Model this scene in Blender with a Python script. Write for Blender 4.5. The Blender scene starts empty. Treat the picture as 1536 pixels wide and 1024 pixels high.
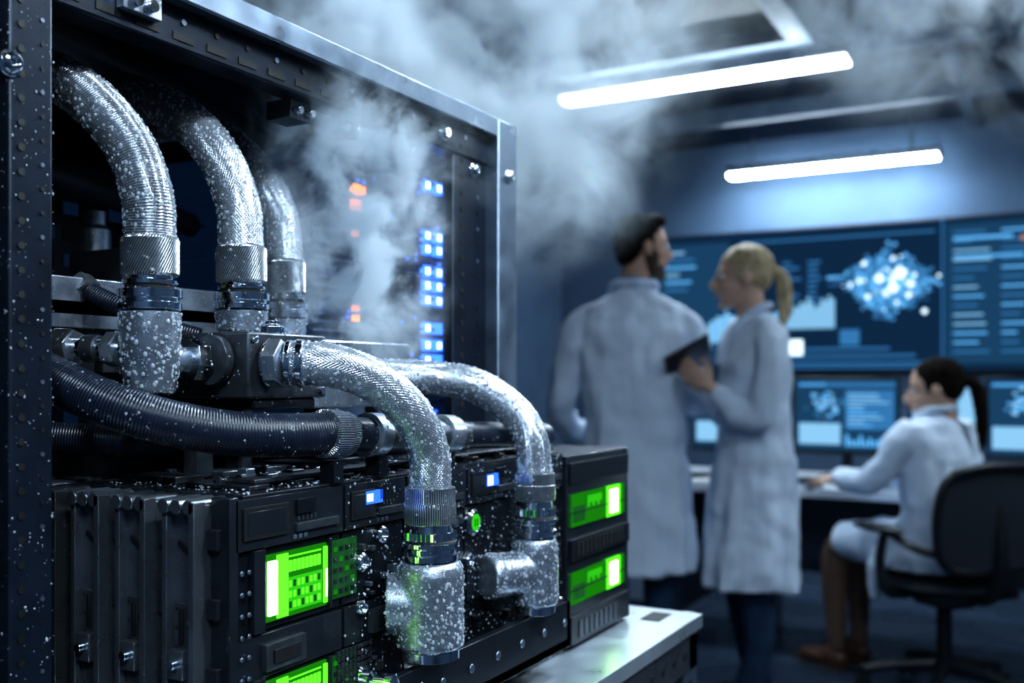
import bpy, math, random
import numpy as np
from mathutils import Vector, Matrix
random.seed(7); np.random.seed(7)
sc = bpy.context.scene
COL = sc.collection
try:
    sc.view_settings.view_transform = 'Standard'
    sc.view_settings.look = 'Medium High Contrast'
except Exception as e:
    print(e)

# ------------------------------------------------------------------ materials
def nt(mat):
    mat.use_nodes = True
    return mat.node_tree
def pmat(name, col, rough=0.5, metal=0.0, noise=0.0, nscale=20, bump=0.0, bscale=200, emis=None, estr=0,
         trans=0.0, ior=1.45, coat=0.0, spec=0.5, roughvar=0.0, stretch=None, bdist=0.002):
    m = bpy.data.materials.new(name)
    t = nt(m); b = t.nodes['Principled BSDF']
    b.inputs['Base Color'].default_value = (*col, 1)
    b.inputs['Roughness'].default_value = rough
    b.inputs['Metallic'].default_value = metal
    b.inputs['IOR'].default_value = ior
    b.inputs['Transmission Weight'].default_value = trans
    b.inputs['Coat Weight'].default_value = coat
    b.inputs['Specular IOR Level'].default_value = spec
    if emis is not None:
        b.inputs['Emission Color'].default_value = (*emis, 1)
        b.inputs['Emission Strength'].default_value = estr
    if noise > 0 or bump > 0 or roughvar > 0:
        tc = t.nodes.new('ShaderNodeTexCoord')
        src = tc.outputs['Object']
        if stretch:
            mp = t.nodes.new('ShaderNodeMapping'); mp.inputs['Scale'].default_value = stretch
            t.links.new(src, mp.inputs['Vector']); src = mp.outputs['Vector']
    if noise > 0 or roughvar > 0:
        n = t.nodes.new('ShaderNodeTexNoise'); n.inputs['Scale'].default_value = nscale
        n.inputs['Detail'].default_value = 6
        t.links.new(src, n.inputs['Vector'])
        if noise > 0:
            mr = t.nodes.new('ShaderNodeMapRange')
            mr.inputs['From Min'].default_value = .3; mr.inputs['From Max'].default_value = .7
            mr.inputs['To Min'].default_value = 1 - noise; mr.inputs['To Max'].default_value = 1 + noise
            t.links.new(n.outputs['Fac'], mr.inputs['Value'])
            vm = t.nodes.new('ShaderNodeVectorMath'); vm.operation = 'SCALE'
            vm.inputs[0].default_value = col
            t.links.new(mr.outputs['Result'], vm.inputs['Scale'])
            t.links.new(vm.outputs['Vector'], b.inputs['Base Color'])
        if roughvar > 0:
            mr = t.nodes.new('ShaderNodeMapRange')
            mr.inputs['From Min'].default_value = .3; mr.inputs['From Max'].default_value = .7
            mr.inputs['To Min'].default_value = max(0.02, rough - roughvar); mr.inputs['To Max'].default_value = rough + roughvar
            t.links.new(n.outputs['Fac'], mr.inputs['Value'])
            t.links.new(mr.outputs['Result'], b.inputs['Roughness'])
    if bump > 0:
        n2 = t.nodes.new('ShaderNodeTexNoise'); n2.inputs['Scale'].default_value = bscale
        n2.inputs['Detail'].default_value = 4
        t.links.new(src, n2.inputs['Vector'])
        bp = t.nodes.new('ShaderNodeBump'); bp.inputs['Strength'].default_value = bump
        bp.inputs['Distance'].default_value = bdist
        t.links.new(n2.outputs['Fac'], bp.inputs['Height'])
        t.links.new(bp.outputs['Normal'], b.inputs['Normal'])
    return m

def wavemat(name, col, rough, metal, rots, scale, dist=0.0006, strength=1.0, darken=0.5, mult=False, mott=(.75, 1.15), coat=0.0):
    """metal with bands in UV space (uv in metres)"""
    m = bpy.data.materials.new(name); t = nt(m); b = t.nodes['Principled BSDF']
    b.inputs['Roughness'].default_value = rough; b.inputs['Metallic'].default_value = metal
    b.inputs['Coat Weight'].default_value = coat; b.inputs['Coat Roughness'].default_value = .08
    uv = t.nodes.new('ShaderNodeUVMap'); uv.uv_map = 'UVMap'
    outs = []
    for r in rots:
        mp = t.nodes.new('ShaderNodeMapping'); mp.inputs['Rotation'].default_value = (0, 0, math.radians(r))
        w = t.nodes.new('ShaderNodeTexWave'); w.wave_type = 'BANDS'; w.bands_direction = 'X'
        w.inputs['Scale'].default_value = scale
        t.links.new(uv.outputs['UV'], mp.inputs['Vector']); t.links.new(mp.outputs['Vector'], w.inputs['Vector'])
        outs.append(w.outputs['Fac'])
    o = outs[0]
    for k in outs[1:]:
        mm = t.nodes.new('ShaderNodeMath'); mm.operation = 'MULTIPLY' if mult else 'MAXIMUM'
        t.links.new(o, mm.inputs[0]); t.links.new(k, mm.inputs[1]); o = mm.outputs[0]
    mix = t.nodes.new('ShaderNodeMix'); mix.data_type = 'RGBA'
    mix.inputs[6].default_value = (*[c * darken for c in col], 1); mix.inputs[7].default_value = (*col, 1)
    t.links.new(o, mix.inputs[0])
    tc = t.nodes.new('ShaderNodeTexCoord'); n = t.nodes.new('ShaderNodeTexNoise'); n.inputs['Scale'].default_value = 130; n.inputs['Detail'].default_value = 5
    t.links.new(tc.outputs['Object'], n.inputs['Vector'])
    mr = t.nodes.new('ShaderNodeMapRange'); mr.inputs['From Min'].default_value = .3; mr.inputs['From Max'].default_value = .7
    mr.inputs['To Min'].default_value = mott[0]; mr.inputs['To Max'].default_value = mott[1]
    t.links.new(n.outputs['Fac'], mr.inputs['Value'])
    vm = t.nodes.new('ShaderNodeVectorMath'); vm.operation = 'SCALE'
    t.links.new(mix.outputs[2], vm.inputs[0]); t.links.new(mr.outputs['Result'], vm.inputs['Scale'])
    t.links.new(vm.outputs['Vector'], b.inputs['Base Color'])
    bp = t.nodes.new('ShaderNodeBump'); bp.inputs['Strength'].default_value = strength; bp.inputs['Distance'].default_value = dist
    t.links.new(o, bp.inputs['Height']); t.links.new(bp.outputs['Normal'], b.inputs['Normal'])
    return m

def emat(name, col, s):
    m = bpy.data.materials.new(name); t = nt(m)
    t.nodes.remove(t.nodes['Principled BSDF'])
    e = t.nodes.new('ShaderNodeEmission'); e.inputs['Color'].default_value = (*col, 1); e.inputs['Strength'].default_value = s
    t.links.new(e.outputs[0], t.nodes['Material Output'].inputs['Surface'])
    return m

M = {}
M['steel'] = pmat('brushed_steel', (.48, .53, .60), .28, .9, noise=.12, nscale=60, roughvar=.08, bump=.1, bscale=600, bdist=.0005)
M['steel_lt'] = pmat('rack_aluminium', (.20, .25, .32), .34, .85, noise=.15, nscale=30, roughvar=.1)
M['chrome'] = pmat('polished_chrome', (.76, .81, .87), .12, 1.0, roughvar=.05, nscale=90)
M['cast'] = pmat('frosted_cast_metal', (.36, .41, .48), .26, .80, noise=.25, nscale=160, bump=.4, bscale=1500, bdist=.0006, coat=.3)
M['dark'] = pmat('black_powder_coat', (.008, .011, .016), .34, .3, noise=.3, nscale=80, bump=.2, bscale=1500, bdist=.0003)
M['dark2'] = pmat('dark_plastic', (.011, .014, .019), .26, .0, noise=.2, nscale=50, coat=.3)
M['black'] = pmat('black_void', (.003, .004, .005), .6, .0, noise=.2)
M['post'] = pmat('rack_post_paint', (.010, .016, .028), .33, .4, noise=.3, nscale=40, bump=.25, bscale=900, bdist=.0004)
M['block'] = pmat('anodised_block', (.075, .085, .10), .36, .7, noise=.2, nscale=120, roughvar=.1)
M['blade'] = pmat('blade_sheet_metal', (.20, .225, .26), .28, .85, noise=.08, nscale=40, roughvar=.06)
M['brass'] = pmat('old_label_yellow', (.25, .28, .08), .5, .1, noise=.3)
M['hose'] = wavemat('braided_hose', (.60, .66, .74), .18, .76, (55, -55), 190, .0003, 1, .48, coat=.5)
M['ribbed'] = wavemat('ribbed_hose', (.60, .66, .74), .18, .76, (0,), 190, .0004, 1, .45, coat=.5)
M['knurl'] = wavemat('knurled_collar', (.66, .71, .77), .22, .85, (62,), 200, .0006, 1, .3)
M['knurlv'] = wavemat('fluted_collar', (.62, .67, .74), .22, .85, (90,), 190, .0006, 1, .25)
M['rubber'] = wavemat('dark_corrugated_hose', (.013, .020, .038), .30, .0, (0,), 170, .0003, 1, .6)
M['rubber2'] = pmat('black_rubber_tube', (.02, .024, .03), .40, 0, noise=.2, bump=.2, bscale=300, bdist=.0006)
M['water'] = pmat('water_drop', (.84, .91, .99), .03, .1, trans=.62, ior=1.35, spec=.9, noise=.02)
M['green_hi'] = emat('green_led_bright', (.55, 1, .28), 16)
M['green'] = emat('green_led_panel', (.12, 1, .03), 1.5)
M['green_mid'] = emat('green_led_mid', (.05, .70, .02), .8)
M['green_lo'] = emat('green_led_dim', (.025, .42, .012), .50)
M['green_dk'] = pmat('green_circuit', (.01, .05, .015), .35, .1, noise=.4, nscale=200, emis=(.03, .5, .05), estr=.06)
M['blue_hi'] = emat('blue_led', (.025, .13, 1), 3.6)
M['blue_core'] = emat('blue_led_core', (.40, .66, 1), 8)
M['blue_lo'] = emat('blue_led_soft', (.03, .14, 1), 2)
M['orange'] = emat('orange_led', (1, .22, .01), 4.5)
M['tray'] = pmat('server_tray_face', (.018, .042, .095), .5, .1, noise=.5, nscale=60, emis=(.02, .08, .24), estr=.08)  # faint blue emission brightens the faces in place of light falling on them
M['tray2'] = pmat('server_tray_lip', (.09, .16, .29), .4, .4, noise=.3, nscale=90)
M['tabletop'] = pmat('brushed_table_top', (.36, .41, .47), .33, .7, noise=.08, nscale=30, roughvar=.06)
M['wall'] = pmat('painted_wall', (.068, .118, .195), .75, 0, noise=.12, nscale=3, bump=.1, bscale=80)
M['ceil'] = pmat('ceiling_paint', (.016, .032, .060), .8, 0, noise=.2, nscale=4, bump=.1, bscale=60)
M['beam'] = pmat('ceiling_grid_metal', (.075, .120, .18), .5, .3, noise=.15, nscale=10)
M['floor'] = pmat('sealed_concrete_floor', (.028, .046, .075), .28, 0, noise=.3, nscale=3, roughvar=.08)
M['trim'] = pmat('trim_paint', (.06, .09, .14), .5, 0, noise=.1)
M['lamp'] = emat('lamp_diffuser', (.76, .90, 1), 88)
M['coat'] = pmat('lab_coat_cotton', (.63, .73, .87), .85, 0, noise=.04, nscale=5, bump=.7, bscale=8, bdist=.035, stretch=(1.8, 1.8, .45))
M['shirt'] = pmat('blue_shirt', (.12, .22, .38), .8, 0, noise=.1)
M['jeans'] = pmat('blue_jeans', (.010, .035, .08), .85, 0, noise=.4, nscale=15, bump=.3, bscale=300)
M['skin'] = pmat('skin', (.50, .30, .22), .5, 0, noise=.1, nscale=12, bump=.1, bscale=200)
M['skin2'] = pmat('skin_fair', (.58, .38, .29), .5, 0, noise=.08, nscale=12, bump=.1, bscale=200)
M['shaded_legs'] = pmat('shaded_leg_skin', (.16, .095, .07), .5, 0, noise=.1, nscale=12)  # lower legs in shadow: the shade is mixed into this brown
M['lip'] = pmat('lips', (.42, .16, .13), .4, 0, noise=.1)
M['beard'] = pmat('short_beard', (.06, .036, .026), .8, 0, noise=.5, nscale=150, bump=.6, bscale=500)
M['hair_d'] = pmat('dark_brown_hair', (.010, .007, .006), .8, 0, noise=.5, nscale=60, bump=.8, bscale=60, stretch=(1, 1, .25), bdist=.006, spec=.1)
M['hair_b'] = pmat('blonde_hair', (.46, .36, .22), .6, 0, noise=.4, nscale=60, bump=.8, bscale=60, stretch=(1, 1, .25), bdist=.006)
M['eye'] = pmat('eye_white', (.75, .75, .75), .2, 0, noise=.02)
M['iris'] = pmat('iris', (.04, .03, .02), .2, 0, noise=.2)
M['shoe'] = pmat('leather_shoe', (.02, .015, .013), .35, 0, noise=.2)
M['shoe_t'] = pmat('tan_shoe', (.09, .045, .03), .4, 0, noise=.2)
M['desk'] = pmat('desk_laminate', (.70, .76, .82), .35, 0, noise=.05, nscale=8)
M['mesh'] = pmat('chair_mesh_fabric', (.014, .020, .032), .7, 0, noise=.3, nscale=200, bump=.5, bscale=600)
M['chairp'] = pmat('chair_plastic', (.010, .013, .018), .4, 0, noise=.2)
M['bezel'] = pmat('monitor_bezel', (.008, .010, .014), .3, 0, noise=.2)
M['scr'] = emat('screen_background', (.012, .048, .115), .58)
M['scr2'] = emat('screen_panel', (.02, .085, .18), .72)
M['s_cy'] = emat('screen_cyan', (.14, .48, .92), 1.05)
M['s_wh'] = emat('screen_white', (.70, .90, 1), 1.7)
M['s_mid'] = emat('screen_midblue', (.05, .22, .48), .85)
M['s_or'] = emat('screen_orange', (.9, .45, .25), .5)
M['s_pale'] = emat('screen_pale', (.26, .54, .80), 1.0)
M['paper'] = pmat('white_paper', (.75, .78, .8), .7, 0, noise=.03)

# ------------------------------------------------------------------ mesh builder
class MB:
    def __init__(s):
        s.v = []; s.f = []; s.m = []; s.uv = []; s.ml = []
    def mi(s, mat):
        if mat not in s.ml: s.ml.append(mat)
        return s.ml.index(mat)
    def add(s, vs, fs, mat, uvs=None):
        o = len(s.v); k = s.mi(mat)
        s.v += [tuple(p) for p in vs]
        for i, f in enumerate(fs):
            s.f.append([a + o for a in f]); s.m.append(k)
            s.uv.append(uvs[i] if uvs else [(0, 0)] * len(f))
    def box(s, lo, hi, mat, R=None, piv=None):
        lo, hi = [min(a, b) for a, b in zip(lo, hi)], [max(a, b) for a, b in zip(lo, hi)]
        vs = [Vector((x, y, z)) for x in (lo[0], hi[0]) for y in (lo[1], hi[1]) for z in (lo[2], hi[2])]
        if R is not None:
            c = Vector(piv) if piv else (Vector(lo) + Vector(hi)) / 2
            vs = [c + R @ (p - c) for p in vs]
        fs = [(0, 1, 3, 2), (4, 6, 7, 5), (0, 4, 5, 1), (2, 3, 7, 6), (0, 2, 6, 4), (1, 5, 7, 3)]
        s.add(vs, fs, mat)
    def cbox(s, c, d, mat, R=None):
        s.box([c[i] - d[i] / 2 for i in range(3)], [c[i] + d[i] / 2 for i in range(3)], mat, R)
    def lathe(s, org, axis, prof, mat, seg=32, flute=0, ph=0, caps=True):
        a = Vector(axis).normalized()
        x = a.orthogonal().normalized(); y = a.cross(x)
        org = Vector(org); n = len(prof); vs = []; fs = []; uvs = []
        for r, h in prof:
            for i in range(seg):
                t = 2 * math.pi * i / seg + ph
                rr = r * (1 + flute * (1 if (i % 2) else -1)) if flute else r
                vs.append(org + a * h + x * (rr * math.cos(t)) + y * (rr * math.sin(t)))
        for j in range(n - 1):
            for i in range(seg):
                i2 = (i + 1) % seg
                fs.append((j * seg + i, j * seg + i2, (j + 1) * seg + i2, (j + 1) * seg + i))
                r = max(prof[j][0], prof[j + 1][0]); k = 2 * math.pi * r / seg
                uvs.append([(prof[j][1], i * k), (prof[j][1], (i + 1) * k), (prof[j + 1][1], (i + 1) * k), (prof[j + 1][1], i * k)])
        if caps:
            fs.append(tuple(range(seg))[::-1]); uvs.append([(0, 0)] * seg)
            fs.append(tuple((n - 1) * seg + i for i in range(seg))); uvs.append([(0, 0)] * seg)
        s.add(vs, fs, mat, uvs)
    def cyl(s, p0, p1, r, mat, seg=24, r1=None, ph=0):
        p0 = Vector(p0); p1 = Vector(p1)
        s.lathe(p0, p1 - p0, [(r, 0), (r if r1 is None else r1, (p1 - p0).length)], mat, seg, ph=ph)
    def sweep(s, pts, rad, mat, seg=24, sub=8, caps=True, smooth=True, flat=None):
        P = [Vector(p) for p in pts]
        R = list(rad) if hasattr(rad, '__len__') else [rad] * len(P)
        if smooth and len(P) > 2:
            Q = []; RR = []
            E = [P[0] * 2 - P[1]] + P + [P[-1] * 2 - P[-2]]
            for i in range(len(P) - 1):
                a, b, c, d = E[i:i + 4]
                for k in range(sub):
                    t = k / sub
                    Q.append(.5 * ((2 * b) + (c - a) * t + (2 * a - 5 * b + 4 * c - d) * t * t + (3 * b - a - 3 * c + d) * t ** 3))
                    RR.append(R[i] * (1 - t) + R[i + 1] * t)
            Q.append(P[-1]); RR.append(R[-1]); P, R = Q, RR
        n = len(P)
        T = [(P[min(i + 1, n - 1)] - P[max(i - 1, 0)]).normalized() for i in range(n)]
        nx = T[0].orthogonal().normalized()
        if abs(T[0].z) < .9: nx = (Vector((0, 0, 1)) - T[0] * T[0].z).normalized()
        vs = []; L = 0; LL = []
        for i in range(n):
            nx = (nx - T[i] * nx.dot(T[i])).normalized(); ny = T[i].cross(nx)
            if i: L += (P[i] - P[i - 1]).length
            LL.append(L)
            for k in range(seg):
                t = 2 * math.pi * k / seg
                vs.append(P[i] + nx * (R[i] * math.cos(t)) * (flat or 1) + ny * (R[i] * math.sin(t)))
        fs = []; uvs = []
        for j in range(n - 1):
            for i in range(seg):
                i2 = (i + 1) % seg
                fs.append((j * seg + i, j * seg + i2, (j + 1) * seg + i2, (j + 1) * seg + i))
                k = 2 * math.pi * max(R) / seg
                uvs.append([(LL[j], i * k), (LL[j], (i + 1) * k), (LL[j + 1], (i + 1) * k), (LL[j + 1], i * k)])
        if caps:
            fs.append(tuple(range(seg))[::-1]); uvs.append([(0, 0)] * seg)
            fs.append(tuple((n - 1) * seg + i for i in range(seg))); uvs.append([(0, 0)] * seg)
        s.add(vs, fs, mat, uvs)
    def ell(s, c, r, mat, R=None, nu=20, nv=12):
        c = Vector(c); vs = []; fs = []
        for j in range(1, nv):
            ph = math.pi * j / nv
            for i in range(nu):
                t = 2 * math.pi * i / nu
                p = Vector((r[0] * math.sin(ph) * math.cos(t), r[1] * math.sin(ph) * math.sin(t), r[2] * math.cos(ph)))
                vs.append(c + (R @ p if R is not None else p))
        top = Vector((0, 0, r[2])); 
        if R is not None: top = R @ top
        vs.append(c + top); vs.append(c - top); a = len(vs) - 2; b = a + 1
        for j in range(nv - 2):
            for i in range(nu):
                i2 = (i + 1) % nu
                fs.append((j * nu + i, (j + 1) * nu + i, (j + 1) * nu + i2, j * nu + i2))
        for i in range(nu):
            i2 = (i + 1) % nu
            fs.append((a, i, i2)); fs.append((b, (nv - 2) * nu + i2, (nv - 2) * nu + i))
        s.add(vs, fs, mat)
    def loft(s, rings, mat, seg=48, fold=0.0, nf=9):
        """rings: (z,cx,cy,rx,ry[,yaw])"""
        vs = []; fs = []
        for j, rg in enumerate(rings):
            z, cx, cy, rx, ry = rg[:5]; yaw = rg[5] if len(rg) > 5 else 0
            fo = fold * max(0, (j - len(rings) * .4)) / len(rings)
            for i in range(seg):
                t = 2 * math.pi * i / seg
                k = 1 + fo * (math.sin(nf * t + j * .3) + .5 * math.sin((nf + 4) * t + 1))
                x = rx * k * math.copysign(abs(math.cos(t)) ** .85, math.cos(t)); y = ry * k * math.copysign(abs(math.sin(t)) ** .85, math.sin(t))
                vs.append((cx + x * math.cos(yaw) - y * math.sin(yaw), cy + x * math.sin(yaw) + y * math.cos(yaw), z))
        n = len(rings)
        for j in range(n - 1):
            for i in range(seg):
                i2 = (i + 1) % seg
                fs.append((j * seg + i, j * seg + i2, (j + 1) * seg + i2, (j + 1) * seg + i))
        fs.append(tuple(range(seg))); fs.append(tuple((n - 1) * seg + i for i in range(seg)))
        s.add(vs, fs, mat)

def empty(name, loc=(0, 0, 0), rz=0):
    e = bpy.data.objects.new(name, None); e.location = loc; e.rotation_euler = (0, 0, rz)
    e.empty_display_size = .1
    COL.objects.link(e); return e

def finish(mb, name, parent=None, bevel=0, remesh=0, smooth_it=0, disp=0, dscale=.1, local=False, sharp=35, recalc=True):
    me = bpy.data.meshes.new(name)
    v = mb.v
    if parent is not None and not local:
        l = parent.location; v = [(p[0] - l[0], p[1] - l[1], p[2] - l[2]) for p in v]
    me.from_pydata(v, [], mb.f)
    me.polygons.foreach_set('material_index', mb.m)
    uvl = me.uv_layers.new(name='UVMap')
    flat = [c for f in mb.uv for p in f for c in p]
    uvl.data.foreach_set('uv', flat)
    for m in mb.ml: me.materials.append(M[m])
    if recalc:
        import bmesh
        bm = bmesh.new(); bm.from_mesh(me)
        bmesh.ops.recalc_face_normals(bm, faces=bm.faces); bm.to_mesh(me); bm.free()
    me.polygons.foreach_set('use_smooth', [True] * len(me.polygons))
    if not remesh: me.set_sharp_from_angle(angle=math.radians(sharp))
    o = bpy.data.objects.new(name, me); COL.objects.link(o)
    if parent is not None: o.parent = parent
    if bevel:
        b = o.modifiers.new('bevel', 'BEVEL'); b.width = bevel; b.segments = 2; b.limit_method = 'ANGLE'; b.angle_limit = math.radians(50)
    if remesh:
        r = o.modifiers.new('remesh', 'REMESH'); r.mode = 'VOXEL'; r.voxel_size = remesh; r.use_smooth_shade = True
    if smooth_it:
        q = o.modifiers.new('smooth', 'SMOOTH'); q.iterations = smooth_it; q.factor = .5
    if disp:
        tx = bpy.data.textures.new(name + '_tex', 'CLOUDS'); tx.noise_scale = dscale; tx.noise_depth = 1
        d = o.modifiers.new('disp', 'DISPLACE'); d.texture = tx; d.strength = disp; d.mid_level = .5; d.texture_coords = 'LOCAL'
    return o

# droplets -------------------------------------------------------------
def ico():
    t = (1 + 5 ** .5) / 2
    v = np.array([(-1, t, 0), (1, t, 0), (-1, -t, 0), (1, -t, 0), (0, -1, t), (0, 1, t), (0, -1, -t), (0, 1, -t), (t, 0, -1), (t, 0, 1), (-t, 0, -1), (-t, 0, 1)], float)
    v /= np.linalg.norm(v[0])
    f = [(0, 11, 5), (0, 5, 1), (0, 1, 7), (0, 7, 10), (0, 10, 11), (1, 5, 9), (5, 11, 4), (11, 10, 2), (10, 7, 6), (7, 1, 8), (3, 9, 4), (3, 4, 2), (3, 2, 6), (3, 6, 8), (3, 8, 9), (4, 9, 5), (2, 4, 11), (6, 2, 10), (8, 6, 7), (9, 8, 1)]
    v = list(map(tuple, v)); cache = {}; nf = []
    def mid(a, b):
        k = (min(a, b), max(a, b))
        if k not in cache:
            p = (np.array(v[a]) + np.array(v[b])); p /= np.linalg.norm(p); v.append(tuple(p)); cache[k] = len(v) - 1
        return cache[k]
    for a, b, c in f:
        ab, bc, ca = mid(a, b), mid(b, c), mid(c, a)
        nf += [(a, ab, ca), (b, bc, ab), (c, ca, bc), (ab, bc, ca)]
    return np.array(v), np.array(nf)
ICV, ICF = ico()
def droplets(mbs, parent, density=70000, rmin=.00027, rmax=.00140, name='water_droplets', filt=None, pw=3.0, squash=.40):
    tris = []
    for mb in mbs:
        V = np.array(mb.v)
        for f in mb.f:
            if len(f) > 4: continue
            tris.append(V[[f[0], f[1], f[2]]])
            if len(f) == 4: tris.append(V[[f[0], f[2], f[3]]])
    T = np.array(tris)
    if filt is not None:
        T = T[filt(T.mean(1))]
    C = np.cross(T[:, 1] - T[:, 0], T[:, 2] - T[:, 0]); L = np.linalg.norm(C, axis=1); A = .5 * L
    Nn = C / np.maximum(L, 1e-12)[:, None]
    n = int(A.sum() * density)
    if n < 1: return
    k = np.random.choice(len(T), n, p=A / A.sum())
    a = np.random.rand(n, 1); b = np.random.rand(n, 1); w = (a + b) > 1; a = np.where(w, 1 - a, a); b = np.where(w, 1 - b, b)
    P = T[k, 0] * (1 - a - b) + T[k, 1] * a + T[k, 2] * b
    r = rmin + (rmax - rmin) * np.random.rand(n) ** pw
    st = 1 + .5 * np.random.rand(n) ** 2
    V = ICV[None] * r[:, None, None]
    V = V.copy(); V[:, :, 2] *= st[:, None]
    nn = Nn[k][:, None, :]
    V = V - nn * ((V * nn).sum(2, keepdims=True)) * squash
    V = V + P[:, None]
    l = np.array(parent.location)
    V = (V - l).reshape(-1, 3)
    F = (ICF[None] + (np.arange(n) * len(ICV))[:, None, None]).reshape(-1, 3)
    me = bpy.data.meshes.new(name)
    me.vertices.add(len(V)); me.vertices.foreach_set('co', V.ravel())
    me.loops.add(F.size); me.loops.foreach_set('vertex_index', F.ravel().astype(np.int32))
    me.polygons.add(len(F)); me.polygons.foreach_set('loop_start', np.arange(0, F.size, 3, dtype=np.int32))
    me.update(calc_edges=True); me.validate()
    me.polygons.foreach_set('use_smooth', [True] * len(me.polygons))
    me.materials.append(M['water'])
    o = bpy.data.objects.new(name, me); COL.objects.link(o); o.parent = parent
    return o

# ================================================================== ROOM
def plain(name, lo, hi, mat):
    mb = MB(); mb.box(lo, hi, mat); return finish(mb, name)
XL, XR, YB, YF, ZC = -3.2, 3.0, -2.0, 6.6, 2.78
plain('floor', (XL - .1, YB - .1, -.1), (XR + .1, YF + .1, 0), 'floor')
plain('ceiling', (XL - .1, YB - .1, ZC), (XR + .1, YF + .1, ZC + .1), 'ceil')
plain('wall_left', (XL - .1, YB, 0), (XL, YF, ZC), 'wall')
plain('wall_right', (XR, YB, 0), (XR + .1, YF, ZC), 'wall')
plain('wall_back', (XL, YF, 0), (XR, YF + .1, ZC), 'wall')
plain('wall_front', (XL, YB - .1, 0), (XR, YB, ZC), 'wall')
plain('baseboard_back', (XL, YF - .015, 0), (XR, YF, .1), 'trim')
plain('baseboard_left', (XL, YB, 0), (XL + .015, YF - .015, .1), 'trim')
mb = MB()
for y in (1.2, 2.3, 4.75, 5.7):
    mb.box((XL, y - .04, ZC - .10), (XR, y + .04, ZC), 'beam')
for x in (-2.5, -.45, 1.6):
    mb.box((x - .035, YB, ZC - .07), (x + .035, YF, ZC), 'beam')
finish(mb, 'trim_1', bevel=.004)
hz = empty('ceiling_service_hatch', (-1.45, 3.6, 2.66))
mb = MB()
for (a, b) in (((-2.03, 3.02), (-.87, 3.11)), ((-2.03, 4.05), (-.87, 4.14)), ((-2.03, 3.11), (-1.94, 4.05)), ((-.96, 3.11), (-.87, 4.05))):
    mb.box((a[0], a[1], 2.56), (b[0], b[1], 2.62), 'beam')
    mb.box((a[0] + .01, a[1] + .01, 2.62), (b[0] - .01, b[1] - .01, 2.66), 'steel_lt')
mb.box((-1.94, 3.11, 2.64), (-.96, 4.05, 2.655), 'black')
for x in (-1.98, -.92):
    for y in (3.06, 4.10): mb.cyl((x, y, 2.63), (x, y, 2.78), .008, 'steel_lt')
finish(mb, 'hatch_frame', hz, bevel=.004)

def ceiling_light(x0, x1, y, z, st='lamp'):
    e = empty('ceiling_light', ((x0 + x1) / 2, y, z))
    mb = MB()
    mb.box((x0 - .015, y - .055, z + .012), (x1 + .015, y + .055, z + .055), 'steel_lt')
    mb.box((x0 - .015, y - .055, z - .004), (x0, y + .055, z + .012), 'steel_lt')
    mb.box((x1, y - .055, z - .004), (x1 + .015, y + .055, z + .012), 'steel_lt')
    for x in (x0 + .15, x1 - .15): mb.cyl((x, y, z + .05), (x, y, ZC), .004, 'steel_lt')
    finish(mb, 'housing', e, bevel=.003)
    mb = MB(); mb.box((x0, y - .045, z - .012), (x1, y + .045, z + .012), st)
    finish(mb, 'diffuser', e, bevel=.006)
ceiling_light(-2.03, -.753, 4.22, 2.50)
ceiling_light(-1.85, -.616, 6.28, 2.50)
ceiling_light(-.35, .95, 1.75, 2.45)  # out-of-view fixture, added to light the rack and hoses
ceiling_light(.3, 1.6, -.5, 2.45)  # added behind the camera to light the foreground
ceiling_light(.6, 1.9, 4.3, 2.5)  # added out of view for more light in the room
def added_spot(loc, target, power, size, col=(.85, .93, 1), rad=.03):  # unseen spotlights, added as key and rim light on hoses and blades
    e = empty('added_spotlight', loc)
    p = Vector(loc); d = (Vector(target) - p).normalized()
    mb = MB()
    mb.lathe(p - d * .16, d, [(.03, 0), (.045, .01), (.05, .12), (.055, .158), (.048, .158), (.040, .10), (.001, .09)], 'dark', 28, caps=False)
    mb.cyl(p - d * .1 + Vector((0, 0, .03)), (p.x - d.x * .1, p.y - d.y * .1, ZC), .008, 'steel_lt')
    finish(mb, 'added_spot_body', e, bevel=0)
    l = bpy.data.lights.new('added_spot_lamp', 'SPOT'); l.energy = power; l.spot_size = math.radians(size); l.spot_blend = .6
    l.shadow_soft_size = rad; l.color = col
    o = bpy.data.objects.new('added_spot_lamp', l); COL.objects.link(o); o.parent = e
    o.location = d * .012; o.rotation_euler = d.to_track_quat('-Z', 'Y').to_euler()
added_spot((.55, .75, 2.3), (-.45, .60, 1.22), 80, 44, (.76, .89, 1), .05)
added_spot((-.15, 2.05, 2.35), (-.48, .62, 1.25), 108, 40, (.64, .83, 1), .05)
added_spot((.35, -.6, 2.2), (-.5, .55, 1.15), 40, 42, (.56, .78, 1), .05)

# ================================================================== RACK
rk = empty('server_rack', (-.8, .6, 0))
YS = .99
mb = MB()
mb.box((-.535, .345, 0), (-.50, .372, 1.62), 'post')
mb.box((-.56, .20, 0), (-.512, .343, 1.62), 'post')
mb.box((-.54, .885, 0), (-.50, .924, 1.466), 'steel_lt')
mb.box((-.524, .822, 0), (-.515, .886, 1.445), 'post')
mb.box((-.54, .372, 1.447), (-.50, .885, 1.466), 'steel_lt')
mb.box((-.535, .372, 1.420), (-.512, .885, 1.4465), 'post')
mb.box((-.60, .372, 1.446), (-.54, .88, 1.455), 'post')
mb.box((-1.14, .20, 0), (-1.10, .26, 1.466), 'post'); mb.box((-1.14, YS - .04, 0), (-1.10, YS, 1.466), 'post')
mb.box((-1.10, YS - .04, 1.45), (-.56, YS, 1.466), 'steel_lt')
mb.box((-1.10, .20, 1.45), (-.56, .24, 1.466), 'post')
mb.box((-.56, .20, 0), (-.50, .924, .06), 'post')
finish(mb, 'frame', rk, bevel=.0015)
mb = MB()
mb.box((-1.145, .20, .0), (-1.14, YS, 1.466), 'black')
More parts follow.
